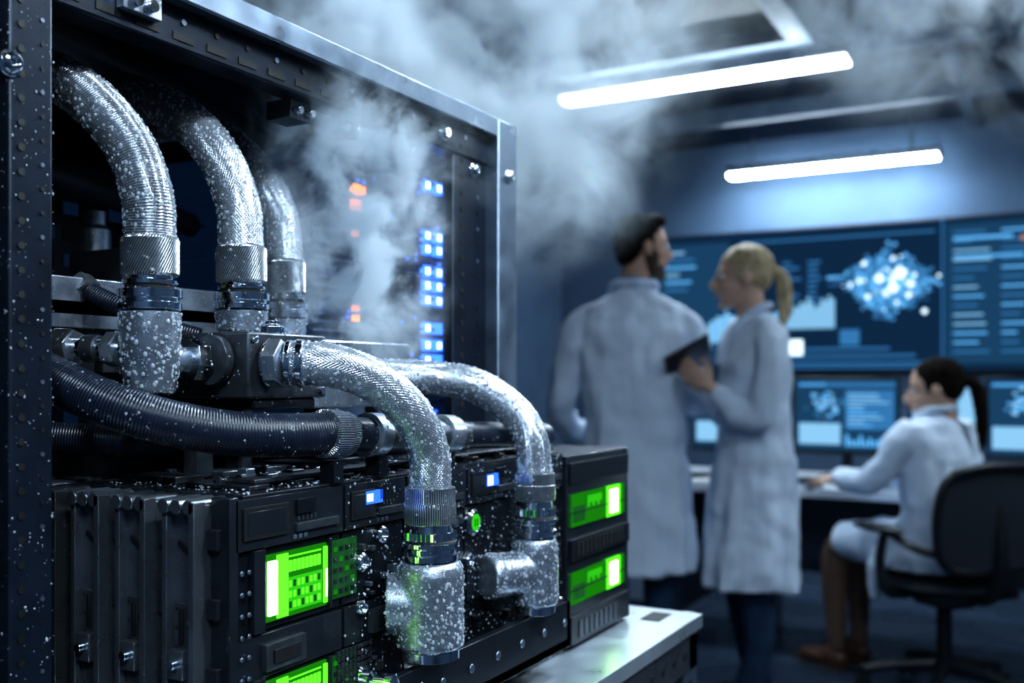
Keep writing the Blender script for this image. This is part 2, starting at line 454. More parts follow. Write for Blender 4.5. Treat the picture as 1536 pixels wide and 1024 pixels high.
mb.box((-1.14, YS, 0), (-.56, YS + .004, 1.466), 'post')
mb.box((-.565, .924, 0), (-.55, YS, 1.466), 'post')
mb.box((-1.14, .195, 0), (-.56, .20, 1.466), 'post')
mb.box((-1.14, .20, 1.466), (-.54, YS, 1.470), 'post')
finish(mb, 'panels', rk)
mb = MB()
z = .95
i = 0
while z < 1.60:
    mb.cyl((-.4999, .352, z), (-.4993, .352, z), .0022, 'black', 10)
    mb.cyl((-.4999, .365, z + .006), (-.4993, .365, z + .006), .0013, 'steel_lt' if i % 3 == 0 else 'black', 8)
    mb.cyl((-.5119, .33, z), (-.5113, .33, z), .002, 'black', 10)
    if i % 2: mb.box((-.5119, .300, z - .004), (-.5112, .306, z + .006), 'black')
    z += .0135; i += 1
for z in [1.0 + .016 * k for k in range(27)]:
    mb.cyl((-.515, .838, z), (-.5143, .838, z), .0028, 'black', 10)
    mb.cyl((-.515, .868, z), (-.5143, .868, z), .0022, 'steel_lt' if int(z * 100) % 3 == 0 else 'black', 10)
for k in range(16):
    y = .38 + k * .03
    mb.box((-.5122, y, 1.425), (-.5113, y + .018, 1.430), 'black')
    mb.cyl((-.512, y + .009, 1.438), (-.5108, y + .009, 1.438), .0022, 'steel_lt' if k % 3 == 0 else 'black', 10)
finish(mb, 'perforations', rk)
mb = MB()
for (y, z, x) in ((.345, 1.372, -.50), (.345, 1.02, -.50), (.905, 1.41, -.50), (.86, 1.41, -.515), (.80, 1.434, -.512)):
    mb.lathe((x, y, z), (1, 0, 0), [(.0075, 0), (.0075, .001), (.0052, .002), (.0052, .005), (.0040, .006), (.0026, .006), (.0026, .003)], 'chrome', 20)
for y in (.60, .66, .74):
    mb.box((-.55, y, 1.405), (-.525, y + .024, 1.420), 'block')
    for q in (0, .014): mb.cyl((-.525, y + .005 + q, 1.411), (-.518, y + .005 + q, 1.411), .0033, 'chrome', 6)
mb.box((-.512, .425, 1.430), (-.505, .455, 1.446), 'steel')
for q in (0, .012): mb.cyl((-.505, .433 + q, 1.436), (-.500, .433 + q, 1.436), .004, 'chrome', 12)
finish(mb, 'screws', rk, bevel=.0005)
mb = MB()
mb.sweep([(-.60, .22, 1.442), (-.60, .38, 1.442), (-.655, .58, 1.438), (-.73, .84, 1.43)], .020, 'rubber2', 24)
mb.sweep([(-.70, .25, 1.36), (-.72, .5, 1.37), (-.80, .84, 1.35)], .012, 'rubber2', 16)
for k in range(7):
    y0 = .30 + .07 * k
    mb.sweep([(-.88, y0, 1.40), (-.86 + .02 * (k % 3), y0 + .02, 1.3), (-.84, y0 + .05 * (k % 2), 1.18), (-.88, y0 + .03, 1.05)], .006, 'rubber2', 10)
finish(mb, 'cable_bundle', rk)
XF = -.62
mb = MB()
zs = [1.150 + .0345 * k for k in range(8)]
for k, z in enumerate(zs):
    mb.box((-.95, .735, z), (XF, .982, z + .0315), 'tray')
    mb.box((XF, .735, z + .001), (XF + .004, .982, z + .0045), 'tray2')
    mb.box((XF, .735, z + .027), (XF + .004, .982, z + .030), 'tray2')
    for j in range(10):
        mb.box((XF + .0002, .818 + j * .0108, z + .007), (XF + .0015, .8255 + j * .0108, z + .024), 'black')
    mb.box((XF, .742, z + .009), (XF + .006, .768, z + .022), 'tray2')
finish(mb, 'server_trays', rk, bevel=.0006)
mb = MB()
for z in (1.416, 1.3605, 1.3456, 1.321, 1.305, 1.289, 1.258, 1.239, 1.2224, 1.204):
    for y in (.928, .951):
        mb.box((XF, y - .0070, z - .0062), (XF + .0055, y + .0070, z + .0062), 'blue_hi')
        if random.random() < .8: mb.box((XF + .0055, y - .0034, z - .0034), (XF + .0062, y + .0034, z + .0034), 'blue_core')
for z in (1.390, 1.375):
    mb.box((XF, .796, z - .0055), (XF + .0055, .808, z + .0055), 'orange')
for z in (1.347, 1.272, 1.262): mb.box((XF, .799, z - .003), (XF + .0055, .805, z + .003), 'orange')
mb.box((XF, .810, 1.387), (XF + .0055, .815, 1.395), 'orange')
for k in range(40):
    z = random.choice(zs) + random.choice([.009, .015, .021]); y = random.uniform(.775, .97)
    mb.box((XF, y - .0016, z - .0016), (XF + .0025, y + .0016, z + .0016), 'blue_lo')
finish(mb, 'status_lights', rk)
mb = MB()
mb.box((-1.0, .26, 1.05), (-.80, .70, 1.40), 'dark')
for r in range(9):
    for c in range(16):
        mb.box((-.8, .28 + c * .025, 1.16 + r * .024), (-.798, .296 + c * .025, 1.172 + r * .024), 'tray2' if (r * 5 + c * 3) % 7 == 0 else 'tray' if (r + c) % 2 else 'black')
for (y, z0, z1, r) in ((.40, 1.28, 1.35, .012), (.435, 1.27, 1.33, .014), (.50, 1.27, 1.36, .009), (.56, 1.26, 1.34, .013)):
    mb.lathe((-.70, y, z0), (0, 0, 1), [(r, 0), (r, (z1 - z0) * .8), (r * .7, (z1 - z0) * .85), (r * .7, z1 - z0)], 'cast', 20)
mb.box((-.74, .36, 1.245), (-.60, .60, 1.256), 'steel'); mb.box((-.605, .36, 1.236), (-.60, .60, 1.272), 'steel')
mb.box((-.72, .38, 1.272), (-.62, .43, 1.284), 'brass')
mb.box((-.78, .44, 1.262), (-.72, .50, 1.31), 'block'); mb.box((-.68, .52, 1.257), (-.62, .57, 1.30), 'block')
for k in range(9): mb.box((-.62, .375 + .024 * k, 1.205), (-.61, .392 + .024 * k, 1.23), 'block')
mb.box((-.78, .30, 1.19), (-.62, .60, 1.20), 'dark')
finish(mb, 'interior_equipment', rk, bevel=.0012)

# ================================================================== TABLE
tb = empty('equipment_table', (-.6, .6, 0))
mb = MB()
mb.box((-.498, .10, .925), (-.349, 1.08, .94), 'tabletop')
mb.box((-.499, 1.0, .925), (-.95, 1.08, .94), 'tabletop')
mb.box((-.40, 1.02, .9402), (-.378, 1.06, .9408), 'black')
mb.box((-.375, .10, .885), (-.352, 1.07, .924), 'block')
mb.box((-.93, 1.045, .885), (-.352, 1.07, .924), 'block')
for (x, y) in ((-.375, 1.03), (-.375, .11)):
    mb.box((x - .02, y, 0), (x + .022, y + .042, .924), 'steel_lt')
mb.box((-.94, 1.03, 0), (-.90, 1.07, .924), 'steel_lt')
for k in range(10): mb.cyl((-.3525, 1.05, .87 - k * .02), (-.3518, 1.05, .87 - k * .02), .004, 'black', 12)
for k in range(14): mb.cyl((-.352, .60 + k * .033, .905), (-.3512, .60 + k * .033, .905), .005, 'black', 12)
mb.box((-.38, .15, .25), (-.36, 1.03, .28), 'steel_lt')
finish(mb, 'table', tb, bevel=.001)

# ================================================================== CHASSIS
ch = empty('blade_server_chassis', (-.5, .72, .94))
X0 = -.42; ZT = 1.132; ZB = .941
mb = MB()
mb.box((-.497, .445, ZB), (-.424, 1.015, ZT - .006), 'dark')
mb.box((-.56, .445, ZB), (-.497, .82, ZT - .004), 'dark')
mb.box((-.497, .44, ZT - .004), (-.421, .862, ZT), 'dark')
mb.box((-.56, .44, ZT - .004), (-.497, .82, ZT), 'dark')
rr = random.Random(5)
for k in range(9):
    y = .46 + k * .043
    mb.box((-.49, y, ZT), (-.435, y + .018, ZT + .003), 'dark2')
    mb.box((-.55, y + .006, ZT), (-.505, y + .03, ZT + .005), 'block')
    mb.cyl((-.428, y + .01, ZT), (-.428, y + .01, ZT + .0015), .0025, 'steel_lt', 10)
for k in range(60):
    x = rr.uniform(-.55, -.43); y = rr.uniform(.45, .82); s = rr.uniform(.003, .010)
    mb.box((x, y, ZT), (x + s, y + s * rr.uniform(.5, 1.6), ZT + rr.uniform(.003, .008)), rr.choice(['steel_lt', 'block', 'dark2', 'dark']))
mb.box((-.458, .47, ZT + .003), (-.44, .84, ZT + .006), 'block')
mb.box((-.497, .865, ZB + .002), (-.414, 1.02, ZT - .005), 'dark2')
finish(mb, 'case', ch, bevel=.002)
def fb(mb, y0, y1, z0, z1, d0, d1, mat):
    mb.box((X0 + d0, y0, z0), (X0 + d1, y1, z1), mat)
mb = MB()
mods = [(.430, .528), (.531, .600), (.603, .685), (.688, .775), (.778, .862)]
for i, (a, b) in enumerate(mods):
    fb(mb, a, b, 1.100, ZT - .002, -.006, .003, 'dark2')
    fb(mb, a, b, 1.050, 1.098, -.006, .000, 'dark')
    fb(mb, a, b, 1.022, 1.048, -.006, .002, 'dark2')
    fb(mb, a, b, .976, 1.020, -.006, .000, 'dark')
    fb(mb, a, b, ZB, .974, -.006, .003, 'dark2')
    fb(mb, a + .005, a + (b - a) * .45, 1.106, 1.125, .003, .0045, 'black')
    fb(mb, a + .008, a + (b - a) * .42, 1.1085, 1.1225, .0045, .0048, 'dark2')
    fb(mb, a + (b - a) * .52, b - .006, 1.106, 1.111, .003, .005, 'block')
    fb(mb, a + (b - a) * .52, b - .03, 1.117, 1.126, .003, .005, 'dark')
    for k in range(3): fb(mb, a + (b - a) * .5 + k * .005, a + (b - a) * .5 + k * .005 + .003, 1.1015, 1.104, .003, .0036, 'steel_lt')
    for k in range(5): fb(mb, a + (b - a) * .54 + k * .004, a + (b - a) * .54 + k * .004 + .0018, 1.1125, 1.1155, .003, .0036, 'block')
    for k in range(22):
        y = rr.uniform(a + .004, b - .008); z = rr.choice([rr.uniform(1.052, 1.092), rr.uniform(.98, 1.014), rr.uniform(.945, .968)])
        if i == 0 and z > .976: continue
        s = rr.uniform(.002, .006)
        fb(mb, y, y + s, z, z + s * rr.uniform(.4, 1.2), .0, rr.uniform(.003, .006), rr.choice(['block', 'steel_lt', 'dark2', 'black']))
for r, (z0, z1) in enumerate(((1.052, 1.097), (.978, 1.020))):
    fb(mb, .444, .4535, z0 - .002, z1 + .002, 0, .004, 'dark2')
    fb(mb, .5145, .517, z0, z1, 0, .003, 'dark2')
for (y, z) in ((.575, 1.034), (.640, 1.034), (.47, 1.034), (.735, 1.034), (.82, 1.034)):
    fb(mb, y - .018, y + .018, z - .008, z + .008, .002, .006, 'block')
    fb(mb, y - .012, y + .012, z - .004, z + .004, .006, .0075, 'black')
fb(mb, .868, 1.014, 1.100, 1.120, .006, .009, 'dark'); fb(mb, .868, 1.014, 1.026, 1.046, .006, .010, 'dark')
fb(mb, .868, 1.014, .945, .972, .006, .010, 'dark')
for k in range(12): fb(mb, .88 + k * .010, .886 + k * .010, 1.029, 1.043, .010, .0108, 'black')
for k in range(8): fb(mb, .885 + k * .012, .893 + k * .012, .950, .966, .010, .011, 'block')
for r in range(8):
    for c in range(9):
        fb(mb, .523 + c * .0042, .5258 + c * .0042, 1.026 - r * .0042 - .008, 1.0288 - r * .0042 - .008, .0, .0032, 'block')
finish(mb, 'front_modules', ch, bevel=.0007)
mb = MB()
for r, (z0, z1) in enumerate(((1.054, 1.0945), (.979, 1.0185))):
    fb(mb, .4565, .513, z0, z1, 0, .0015, 'green_lo')
    fb(mb, .4575, .4645, z0 + .004, z1 - .004, .0015, .0035, 'green_hi')
    fb(mb, .4655, .475, z0 + .001, z1 - .001, .0015, .0028, 'green')
    fb(mb, .4755, .508, z0 + .003, z0 + .024, .0015, .0019, 'green_mid')
    for k in range(8):
        a = .4765 + k * .0039
        fb(mb, a, a + .0024, z1 - .013, z1 - .006, .0015, .0024, 'green')
        for j in range(3): fb(mb, a, a + .0018, z0 + .005 + j * .0065, z0 + .009 + j * .0065, .0019, .0026, 'green' if (k + j) % 3 else 'green_dk')
    fb(mb, .4765, .507, z1 - .004, z1 - .003, .0015, .0022, 'green')
    fb(mb, .5095, .5125, z0 + .002, z1 - .002, .0015, .0030, 'green')
    fb(mb, .5102, .5118, z0 + .006, z0 + .024, .0030, .0034, 'green_hi')
    fb(mb, .518, .545, z0 + .002, z1, 0, .0014, 'green_dk')
    for k in range(4):
        for j in range(5): fb(mb, .5205 + k * .006, .5235 + k * .006, z0 + .005 + j * .007, z0 + .008 + j * .007, .0014, .0022, 'green_lo' if (k + j) % 4 == 0 else 'dark2')
    z1 -= .001
    for (a, b, m, d) in ((.868, .905, 'green_dk', .007), (.872, .903, 'green_lo', .0074), (.907, .947, 'green_lo', .0072), (.950, 1.004, 'green_lo', .0073), (.956, .992, 'green', .0078), (.964, .982, 'green_hi', .009)):
        fb(mb, a, b, z0 + .004 + (.004 if m == 'green_hi' else 0), z1 - .004 - (.004 if m == 'green_hi' else 0), .006, d + .001, m)
    for k in range(6): fb(mb, .909 + k * .006, .912 + k * .006, z0 + .020 + (k % 2) * .004, z1 - .008, .008, .0092, 'green_mid')
    for k in range(4): fb(mb, .875 + k * .007, .879 + k * .007, z0 + .008, z1 - .016, .008, .0092, 'green_dk')
    fb(mb, .868, 1.006, z0 + .0175, z0 + .0185, .008, .0098, 'dark2')
fb(mb, .552, .558, 1.1170, 1.1220, .003, .0056, 'blue_core'); fb(mb, .551, .570, 1.115, 1.124, .003, .005, 'blue_lo')
fb(mb, .717, .724, 1.113, 1.1205, .003, .0056, 'blue_core'); fb(mb, .715, .735, 1.112, 1.122, .003, .005, 'blue_lo')
finish(mb, 'indicator_lights', ch)
mb = MB()
for (y, z, r) in ((.549, 1.076, .0065), (.549, 1.045, .005), (.572, 1.092, .006), (.549, 1.000, .006), (.665, 1.062, .005), (.690, 1.055, .006), (.855, .99, .005), (.61, .985, .0055), (.66, .985, .005), (.66, 1.03, .005)):
    mb.lathe((X0, y, z), (1, 0, 0), [(r, 0), (r, .004), (r * .8, .0055), (r * .62, .0055), (r * .62, .003), (.0001, .003)], 'chrome', 24)
mb.lathe((X0, .696, 1.085), (1, 0, 0), [(.011, 0), (.011, .004), (.009, .006), (.007, .006), (.007, .004)], 'chrome', 28)
for y in (.434, .440):
    for k in range(12): mb.cyl((X0 + .003, y, .95 + k * .0125), (X0 + .0042, y, .95 + k * .0125), .0014, 'steel_lt', 8)
finish(mb, 'screws', ch, bevel=.0003)
mb = MB(); mb.cyl((X0 + .004, .696, 1.085), (X0 + .0058, .696, 1.085), .0066, 'green_mid', 24); mb.box((X0 + .0058, .694, 1.082), (X0 + .0064, .6945, 1.088), 'dark'); mb.box((X0 + .0058, .6975, 1.082), (X0 + .0064, .698, 1.088), 'dark')
finish(mb, 'power_button', ch)
mb = MB()
xs = [-.432, -.472, -.512, -.552, -.592]
for i, xr in enumerate(xs):
    xl = xr - .030
    mb.box((xl, .420, ZB), (xr, .438, ZT - .004), 'blade')
    mb.box((xl + .002, .414, ZB), (xl + .006, .421, ZT - .008), 'blade')
    mb.box((xr - .0045, .412, ZB), (xr, .421, ZT - .002), 'blade')
    mb.box((xl + .0075, .4185, ZB), (xl + .0215, .4205, ZT - .062), 'block')
    for k in range(3):
        mb.lathe((xl + .005 + k * .010, .412, ZT - .005), (0, 1, 0), [(.0045, 0), (.0045, .07)], 'blade', 14)
    R = Matrix.Rotation(math.radians(32), 3, 'Y')
    mb.cbox((xl + .016, .4197, ZT - .030), (.014, .002, .0035), 'black', R)
    mb.cbox((xl + .014, .4180, ZT - .075), (.003, .002, .02), 'black')
    mb.cbox((xl + .016, .4180, ZT - .13), (.012, .002, .004), 'black', R)
    for k in range(11):
        mb.cyl((xl + .010, .4186, ZT - .065 - k * .011), (xl + .010, .4178, ZT - .065 - k * .011), .0013, 'black', 8)
        if k % 2: mb.cyl((xl + .020, .4186, ZT - .062 - k * .011), (xl + .020, .4170, ZT - .062 - k * .011), .0019, 'chrome', 8)
    mb.box((xl + .008, .413, ZT - .105), (xl + .020, .420, ZT - .088), 'blade')
    mb.cyl((xl + .014, .413, ZT - .096), (xl + .014, .409, ZT - .096), .003, 'chrome', 12)
    mb.box((xr, .428, ZB), (xr + .010, .440, ZT - .006), 'black')
    for k in range(4): mb.box((xr + .001, .421, ZT - .03 - k * .04), (xr + .009, .429, ZT - .018 - k * .04), 'dark2')
finish(mb, 'blades', ch, bevel=.0006)
mb = MB()
mb.box((-.432, .425, ZB), (-.417, .432, ZT), 'dark2')
mb.box((X0 + .003, .54, .962), (-.385, .812, .970), 'dark')
mb.box((-.392, .54, .962), (-.385, .812, 1.003), 'dark')
mb.box((X0 + .003, .805, .962), (-.385, .812, 1.003), 'dark')
for k in range(7): mb.cyl((-.385, .56 + k * .04, .985), (-.3838, .56 + k * .04, .985), .0035, 'steel_lt', 12)
finish(mb, 'front_rail', ch, bevel=.0012)
mb = MB()
mb.lathe((-.405, .535, .998), (1, .2, 0), [(.010, 0), (.010, .006), (.007, .008), (.007, .016), (.009, .017), (.009, .022), (.005, .024)], 'chrome', 24)
for k in range(6):
    mb.lathe((-.395, .552 + k * .004, .985), (0, 1, 0), [(.009, 0), (.0125, .001), (.0125, .0025), (.009, .0035)], 'steel', 24)
finish(mb, 'drain_fitting', ch)
droplets([mb], ch, 20000)
tmp = MB(); tmp.box((-.55, .44, ZT), (-.421, .862, ZT + .001), 'dark'); tmp.box((-.417, .53, ZB), (-.4165, .86, ZT), 'dark')
droplets([tmp], ch, 26000, .0003, .0011, 'surface_droplets', filt=lambda c: (c[:, 2] > ZT) | (c[:, 0] > -.4169))
tmp = MB(); tmp.box((-.535, .345, 1.0), (-.4998, .3722, 1.5), 'dark'); tmp.box((-.56, .28, 1.0), (-.5118, .343, 1.5), 'dark')
droplets([tmp], rk, 20000, .0002, .0008, 'surface_droplets')

# ================================================================== HOSES
def fitting_stack(mb, mbase, top, rf, zs, base_r, base_mat='cast'):
    x, y = top
    a, b, c, d = zs
    h = a - b
    mb.lathe((x, y, b), (0, 0, 1), [(rf * .90, -.0005), (rf, .0012), (rf, h - .0015), (rf * .93, h), (rf * .84, h + .0005)], 'knurl', 48)
    h = b - c
    mb.lathe((x, y, c), (0, 0, 1), [(rf * .92, 0), (rf * 1.08, .001), (rf * 1.08, h * .22), (rf * .98, h * .26), (rf * .98, h * .34), (rf * 1.10, h * .38), (rf * 1.10, h * .60), (rf * .80, h * .64),
                                   (rf * .80, h * .72), (rf * .93, h * .76), (rf * .93, h * .86), (rf * .8, h * .9), (rf * .8, h)], 'chrome', 48)
    mb.lathe((x, y, c + h * .62), (0, 0, 1), [(rf * .85, 0), (rf * .86, h * .06), (rf * .85, h * .12)], 'black', 40)
    h = c - d
    mbase.lathe((x, y, d), (0, 0, 1), [(base_r * .78, 0), (base_r * .86, h * .06), (base_r * .86, h * .18), (base_r * .93, h * .22), (base_r * .97, h * .7), (base_r, h * .78), (base_r, h * .97), (base_r * .9, h)], base_mat, 48)

def vhose(name, pts, r, rf, zs, base_r, matn='hose'):
    e = empty(name, pts[-1])
    m1 = MB(); m1.sweep(pts, r, matn, 32, 10); finish(m1, 'hose', e)
    m2 = MB(); m3 = MB(); fitting_stack(m2, m3, pts[-1][:2], rf, zs, base_r); finish(m2, 'coupling', e); finish(m3, 'coupling_base', e)
    droplets([m1], e, 120000); droplets([m2], e, 22000, rmax=.0011); droplets([m3], e, 150000)
    return e
vhose('coolant_hose', [(-.625, .415, 1.420), (-.570, .429, 1.396), (-.538, .435, 1.373), (-.512, .438, 1.343), (-.4995, .439, 1.3125), (-.4984, .4395, 1.2875)],
      .0158, .0177, (1.289, 1.265, 1.243, 1.192), .0187, 'ribbed')
vhose('coolant_hose', [(-.76, .52, 1.455), (-.695, .5315, 1.441), (-.628, .5366, 1.420), (-.578, .539, 1.3975), (-.543, .540, 1.3666), (-.523, .540, 1.3305), (-.5165, .538, 1.294)],
      .0158, .018, (1.296, 1.270, 1.250, 1.2315), .0185)
vhose('coolant_hose', [(-.7715, .660, 1.437), (-.696, .656, 1.432), (-.645, .650, 1.412), (-.598, .641, 1.379), (-.567, .6355, 1.338), (-.5556, .6305, 1.295)],
      .0138, .0155, (1.2973, 1.271, 1.250, 1.232), .0160)

def hhose(name, pts, r, zs, rf, base_r, stub_dir, stub_len, flange):
    e = empty(name, pts[-1]); x, y = pts[-1][:2]
    m1 = MB(); m1.sweep(pts, r, 'hose', 32, 10); finish(m1, 'hose', e)
    m2 = MB()
    a, b, c, d = zs
    h = a - b
    m2.lathe((x, y, b), (0, 0, 1), [(rf * .92, 0), (rf, .001), (rf, h * .55), (rf * .97, h * .58), (rf * .97, h * .97), (rf * .86, h)], 'knurlv', 48)
    h = b - c
    m2.lathe((x, y, c), (0, 0, 1), [(rf * .9, 0), (rf * 1.05, .001), (rf * 1.05, h * .2), (rf * .95, h * .24), (rf * .95, h * .36), (rf * 1.12, h * .42), (rf * 1.12, h * .52), (rf * .9, h * .56), (rf * .86, h * .8), (rf * .8, h)], 'chrome', 48)
    m2.lathe((x, y, c + h * .40), (0, 0, 1), [(rf * .97, 0), (rf * 1.03, .0008), (rf * 1.03, h * .16), (rf * .97, h * .2)], 'black', 48)
    m2.lathe((x, y, c + h * .60), (0, 0, 1), [(rf * .99, 0), (rf * .99, h * .2)], 'chrome', 64, flute=.03)
    finish(m2, 'coupling', e)
    m3 = MB()
    h = c - d
    m3.lathe((x, y, d), (0, 0, 1), [(base_r * .80, -.006), (base_r * .84, -.005), (base_r * .84, 0), (base_r * .97, .001), (base_r, .004), (base_r, h * .86), (base_r * .95, h * .94), (base_r * .86, h)], 'cast', 48)
    sd = Vector(stub_dir).normalized(); zc = d + h * .5; p = Vector((x, y, zc))
    m3.sweep([p, p + sd * stub_len * .5, p + sd * stub_len], [base_r * .92, base_r * .90, base_r * .88], 'cast', 40)
    if flange: m3.lathe(p + sd * stub_len * .80, sd, [(base_r * .8, 0), (base_r * .95, .002), (base_r * .95, .008), (base_r * .85, .011)], 'cast', 40)
    finish(m3, 'elbow', e, remesh=.0012, smooth_it=3)
    m4 = MB(); m4.lathe((x, y, d), (0, 0, 1), [(base_r * .80, -.008), (base_r * .88, -.007), (base_r * .88, -.001), (base_r * .8, 0)], 'chrome', 40); finish(m4, 'lower_ring', e)
    droplets([m1], e, 120000); droplets([m2], e, 22000, rmax=.0011); droplets([m3], e, 150000)
hhose('coolant_jumper_hose', [(-.446, .507, 1.2110), (-.434, .515, 1.211), (-.419, .534, 1.2076), (-.403, .554, 1.1955), (-.391, .5725, 1.1747), (-.387, .586, 1.1487), (-.386, .586, 1.1245)],
      .0145, (1.126, 1.0997, 1.074, 1.014), .0182, .0235, (-.85, -.52, 0), .030, False)
hhose('coolant_jumper_hose', [(-.505, .675, 1.203), (-.4906, .689, 1.203), (-.4667, .7133, 1.2017), (-.437, .730, 1.196), (-.4095, .7446, 1.177), (-.392, .748, 1.152), (-.388, .749, 1.121)],
      .0145, (1.1224, 1.099, 1.068, 1.012), .0174, .0195, (-.42, -.9, 0), .050, True)

e = empty('return_hose', (-.45, .46, 1.167))
m1 = MB()
P = [(-.585, .385, 1.222), (-.558, .397, 1.209), (-.523, .403, 1.1948), (-.494, .413, 1.1832), (-.470, .432, 1.1738), (-.449, .461, 1.167), (-.4337, .492, 1.165), (-.424, .522, 1.165)]
m1.sweep(P, .0140, 'rubber', 32, 10)
m1.sweep([(-.424, .522, 1.165), (-.424, .567, 1.162)], .0118, 'rubber', 32, 10)
finish(m1, 'hose', e)
m2 = MB()
ax = Vector((0, 1, -.05))
m2.lathe((-.424, .515, 1.165), ax, [(.013, 0), (.0162, .001), (.0162, .016), (.0150, .017), (.0150, .024), (.012, .025)], 'knurlv', 48)
m2.lathe((-.424, .562, 1.162), ax, [(.012, 0), (.0155, .001), (.0155, .014), (.013, .015)], 'steel', 40)
m2.lathe((-.424, .577, 1.161), ax, [(.0125, 0), (.0125, .11)], 'block', 32)
m2.lathe((-.424, .655, 1.158), ax, [(.0125, 0), (.0155, .001), (.0155, .018), (.0125, .019)], 'steel', 40)
m2.lathe((-.424, .687, 1.156), ax, [(.0112, 0), (.0112, .15)], 'rubber', 32)
for y in (.52, .57, .66, .80):
    m2.box((-.430, y, ZT), (-.418, y + .010, 1.147), 'dark')
finish(m2, 'couplings', e)
droplets([m1, m2], e, 18000, .0003, .0009)
e = empty('supply_hose', (-.57, .51, 1.16))
m1 = MB(); m1.sweep([(-.66, .42, 1.162), (-.626, .455, 1.160), (-.568, .51, 1.155), (-.50, .60, 1.152), (-.47, .70, 1.150), (-.465, .81, 1.15)], .0115, 'rubber', 28)
finish(m1, 'hose', e); droplets([m1], e, 8000, .0003, .0009)
e = empty('branch_hose', (-.57, .5, 1.22))
m1 = MB(); m1.sweep([(-.60, .475, 1.262), (-.575, .485, 1.250), (-.555, .50, 1.238), (-.535, .515, 1.23)], .007, 'rubber', 20)
m1.lathe((-.60, .475, 1.262), (-.6, 0, .4), [(.010, 0), (.010, .012), (.008, .014)], 'steel', 6)
finish(m1, 'hose', e)

mf = empty('coolant_manifold', (-.50, .52, 1.21))
mb = MB()
mb.box((-.54, .482, 1.188), (-.457, .560, 1.2315), 'block')
mb.box((-.5405, .49, 1.1805), (-.46, .552, 1.188), 'dark')
mb.box((-.59, .600, 1.178), (-.505, .735, 1.232), 'steel')
mb.box((-.58, .56, 1.19), (-.52, .600, 1.222), 'block')
mb.box((-.53, .62, ZT), (-.515, .635, 1.178), 'block'); mb.box((-.53, .70, ZT), (-.515, .715, 1.178), 'block')
mb.box((-.53, .495, ZT), (-.515, .51, 1.1805), 'block'); mb.box((-.53, .535, ZT), (-.515, .548, 1.1805), 'block')
finish(mb, 'blocks', mf, bevel=.0018)
m2 = MB()
m2.lathe((-.457, .500, 1.211), (1, .35, 0), [(.0150, 0), (.0150, .002)], 'chrome', 32)
m2.lathe((-.455, .500, 1.211), (1, .35, 0), [(.0165, 0), (.0165, .009), (.014, .0105)], 'steel', 6)
m2.lathe((-.446, .505, 1.211), (1, .6, 0), [(.012, 0), (.0155, .001), (.0155, .004), (.0125, .005), (.0125, .007), (.016, .008), (.016, .012), (.0145, .013)], 'chrome', 40)
m2.cyl((-.498, .452, 1.213), (-.498, .484, 1.213), .0085, 'steel', 24)
m2.lathe((-.490, .466, 1.213), (.35, 1, 0), [(.0135, 0), (.0135, .008), (.011, .009)], 'chrome', 6)
m2.lathe((-.484, .474, 1.213), (.0, 1, 0), [(.0165, 0), (.0165, .007)], 'block', 32)
d = Vector((-.95, -.25, .03)).normalized(); p = Vector((-.510, .437, 1.219))
m2.lathe(p, d, [(.0065, 0), (.0065, .10)], 'chrome', 20)
m2.lathe(p + d * .010, d, [(.0105, 0), (.0115, .001), (.0115, .008), (.0105, .009)], 'steel', 6)
m2.lathe(p + d * .024, d, [(.008, 0), (.009, .001), (.009, .010), (.008, .011)], 'block', 24)
m2.lathe(p + d * .042, d, [(.0115, 0), (.0130, .001), (.0130, .014), (.0105, .015)], 'steel', 6)
m2.lathe(p + d * .062, d, [(.009, 0), (.010, .001), (.010, .03)], 'block', 24)
m2.lathe((-.507, .672, 1.203), (.75, .65, 0), [(.0165, 0), (.0165, .008), (.0145, .010)], 'steel', 6)
for (y, z) in ((.487, 1.226), (.554, 1.226), (.554, 1.193)):
    m2.cyl((-.457, y, z), (-.4545, y, z), .0025, 'chrome', 12)
m2.lathe((-.48, .53, 1.2315), (0, 0, 1), [(.008, 0), (.008, .006), (.005, .007), (.005, .010)], 'chrome', 6)
finish(m2, 'unions', mf, bevel=.0005)
droplets([mb, m2], mf, 20000, .0003, .0010, filt=lambda c: c[:, 2] > 1.185)

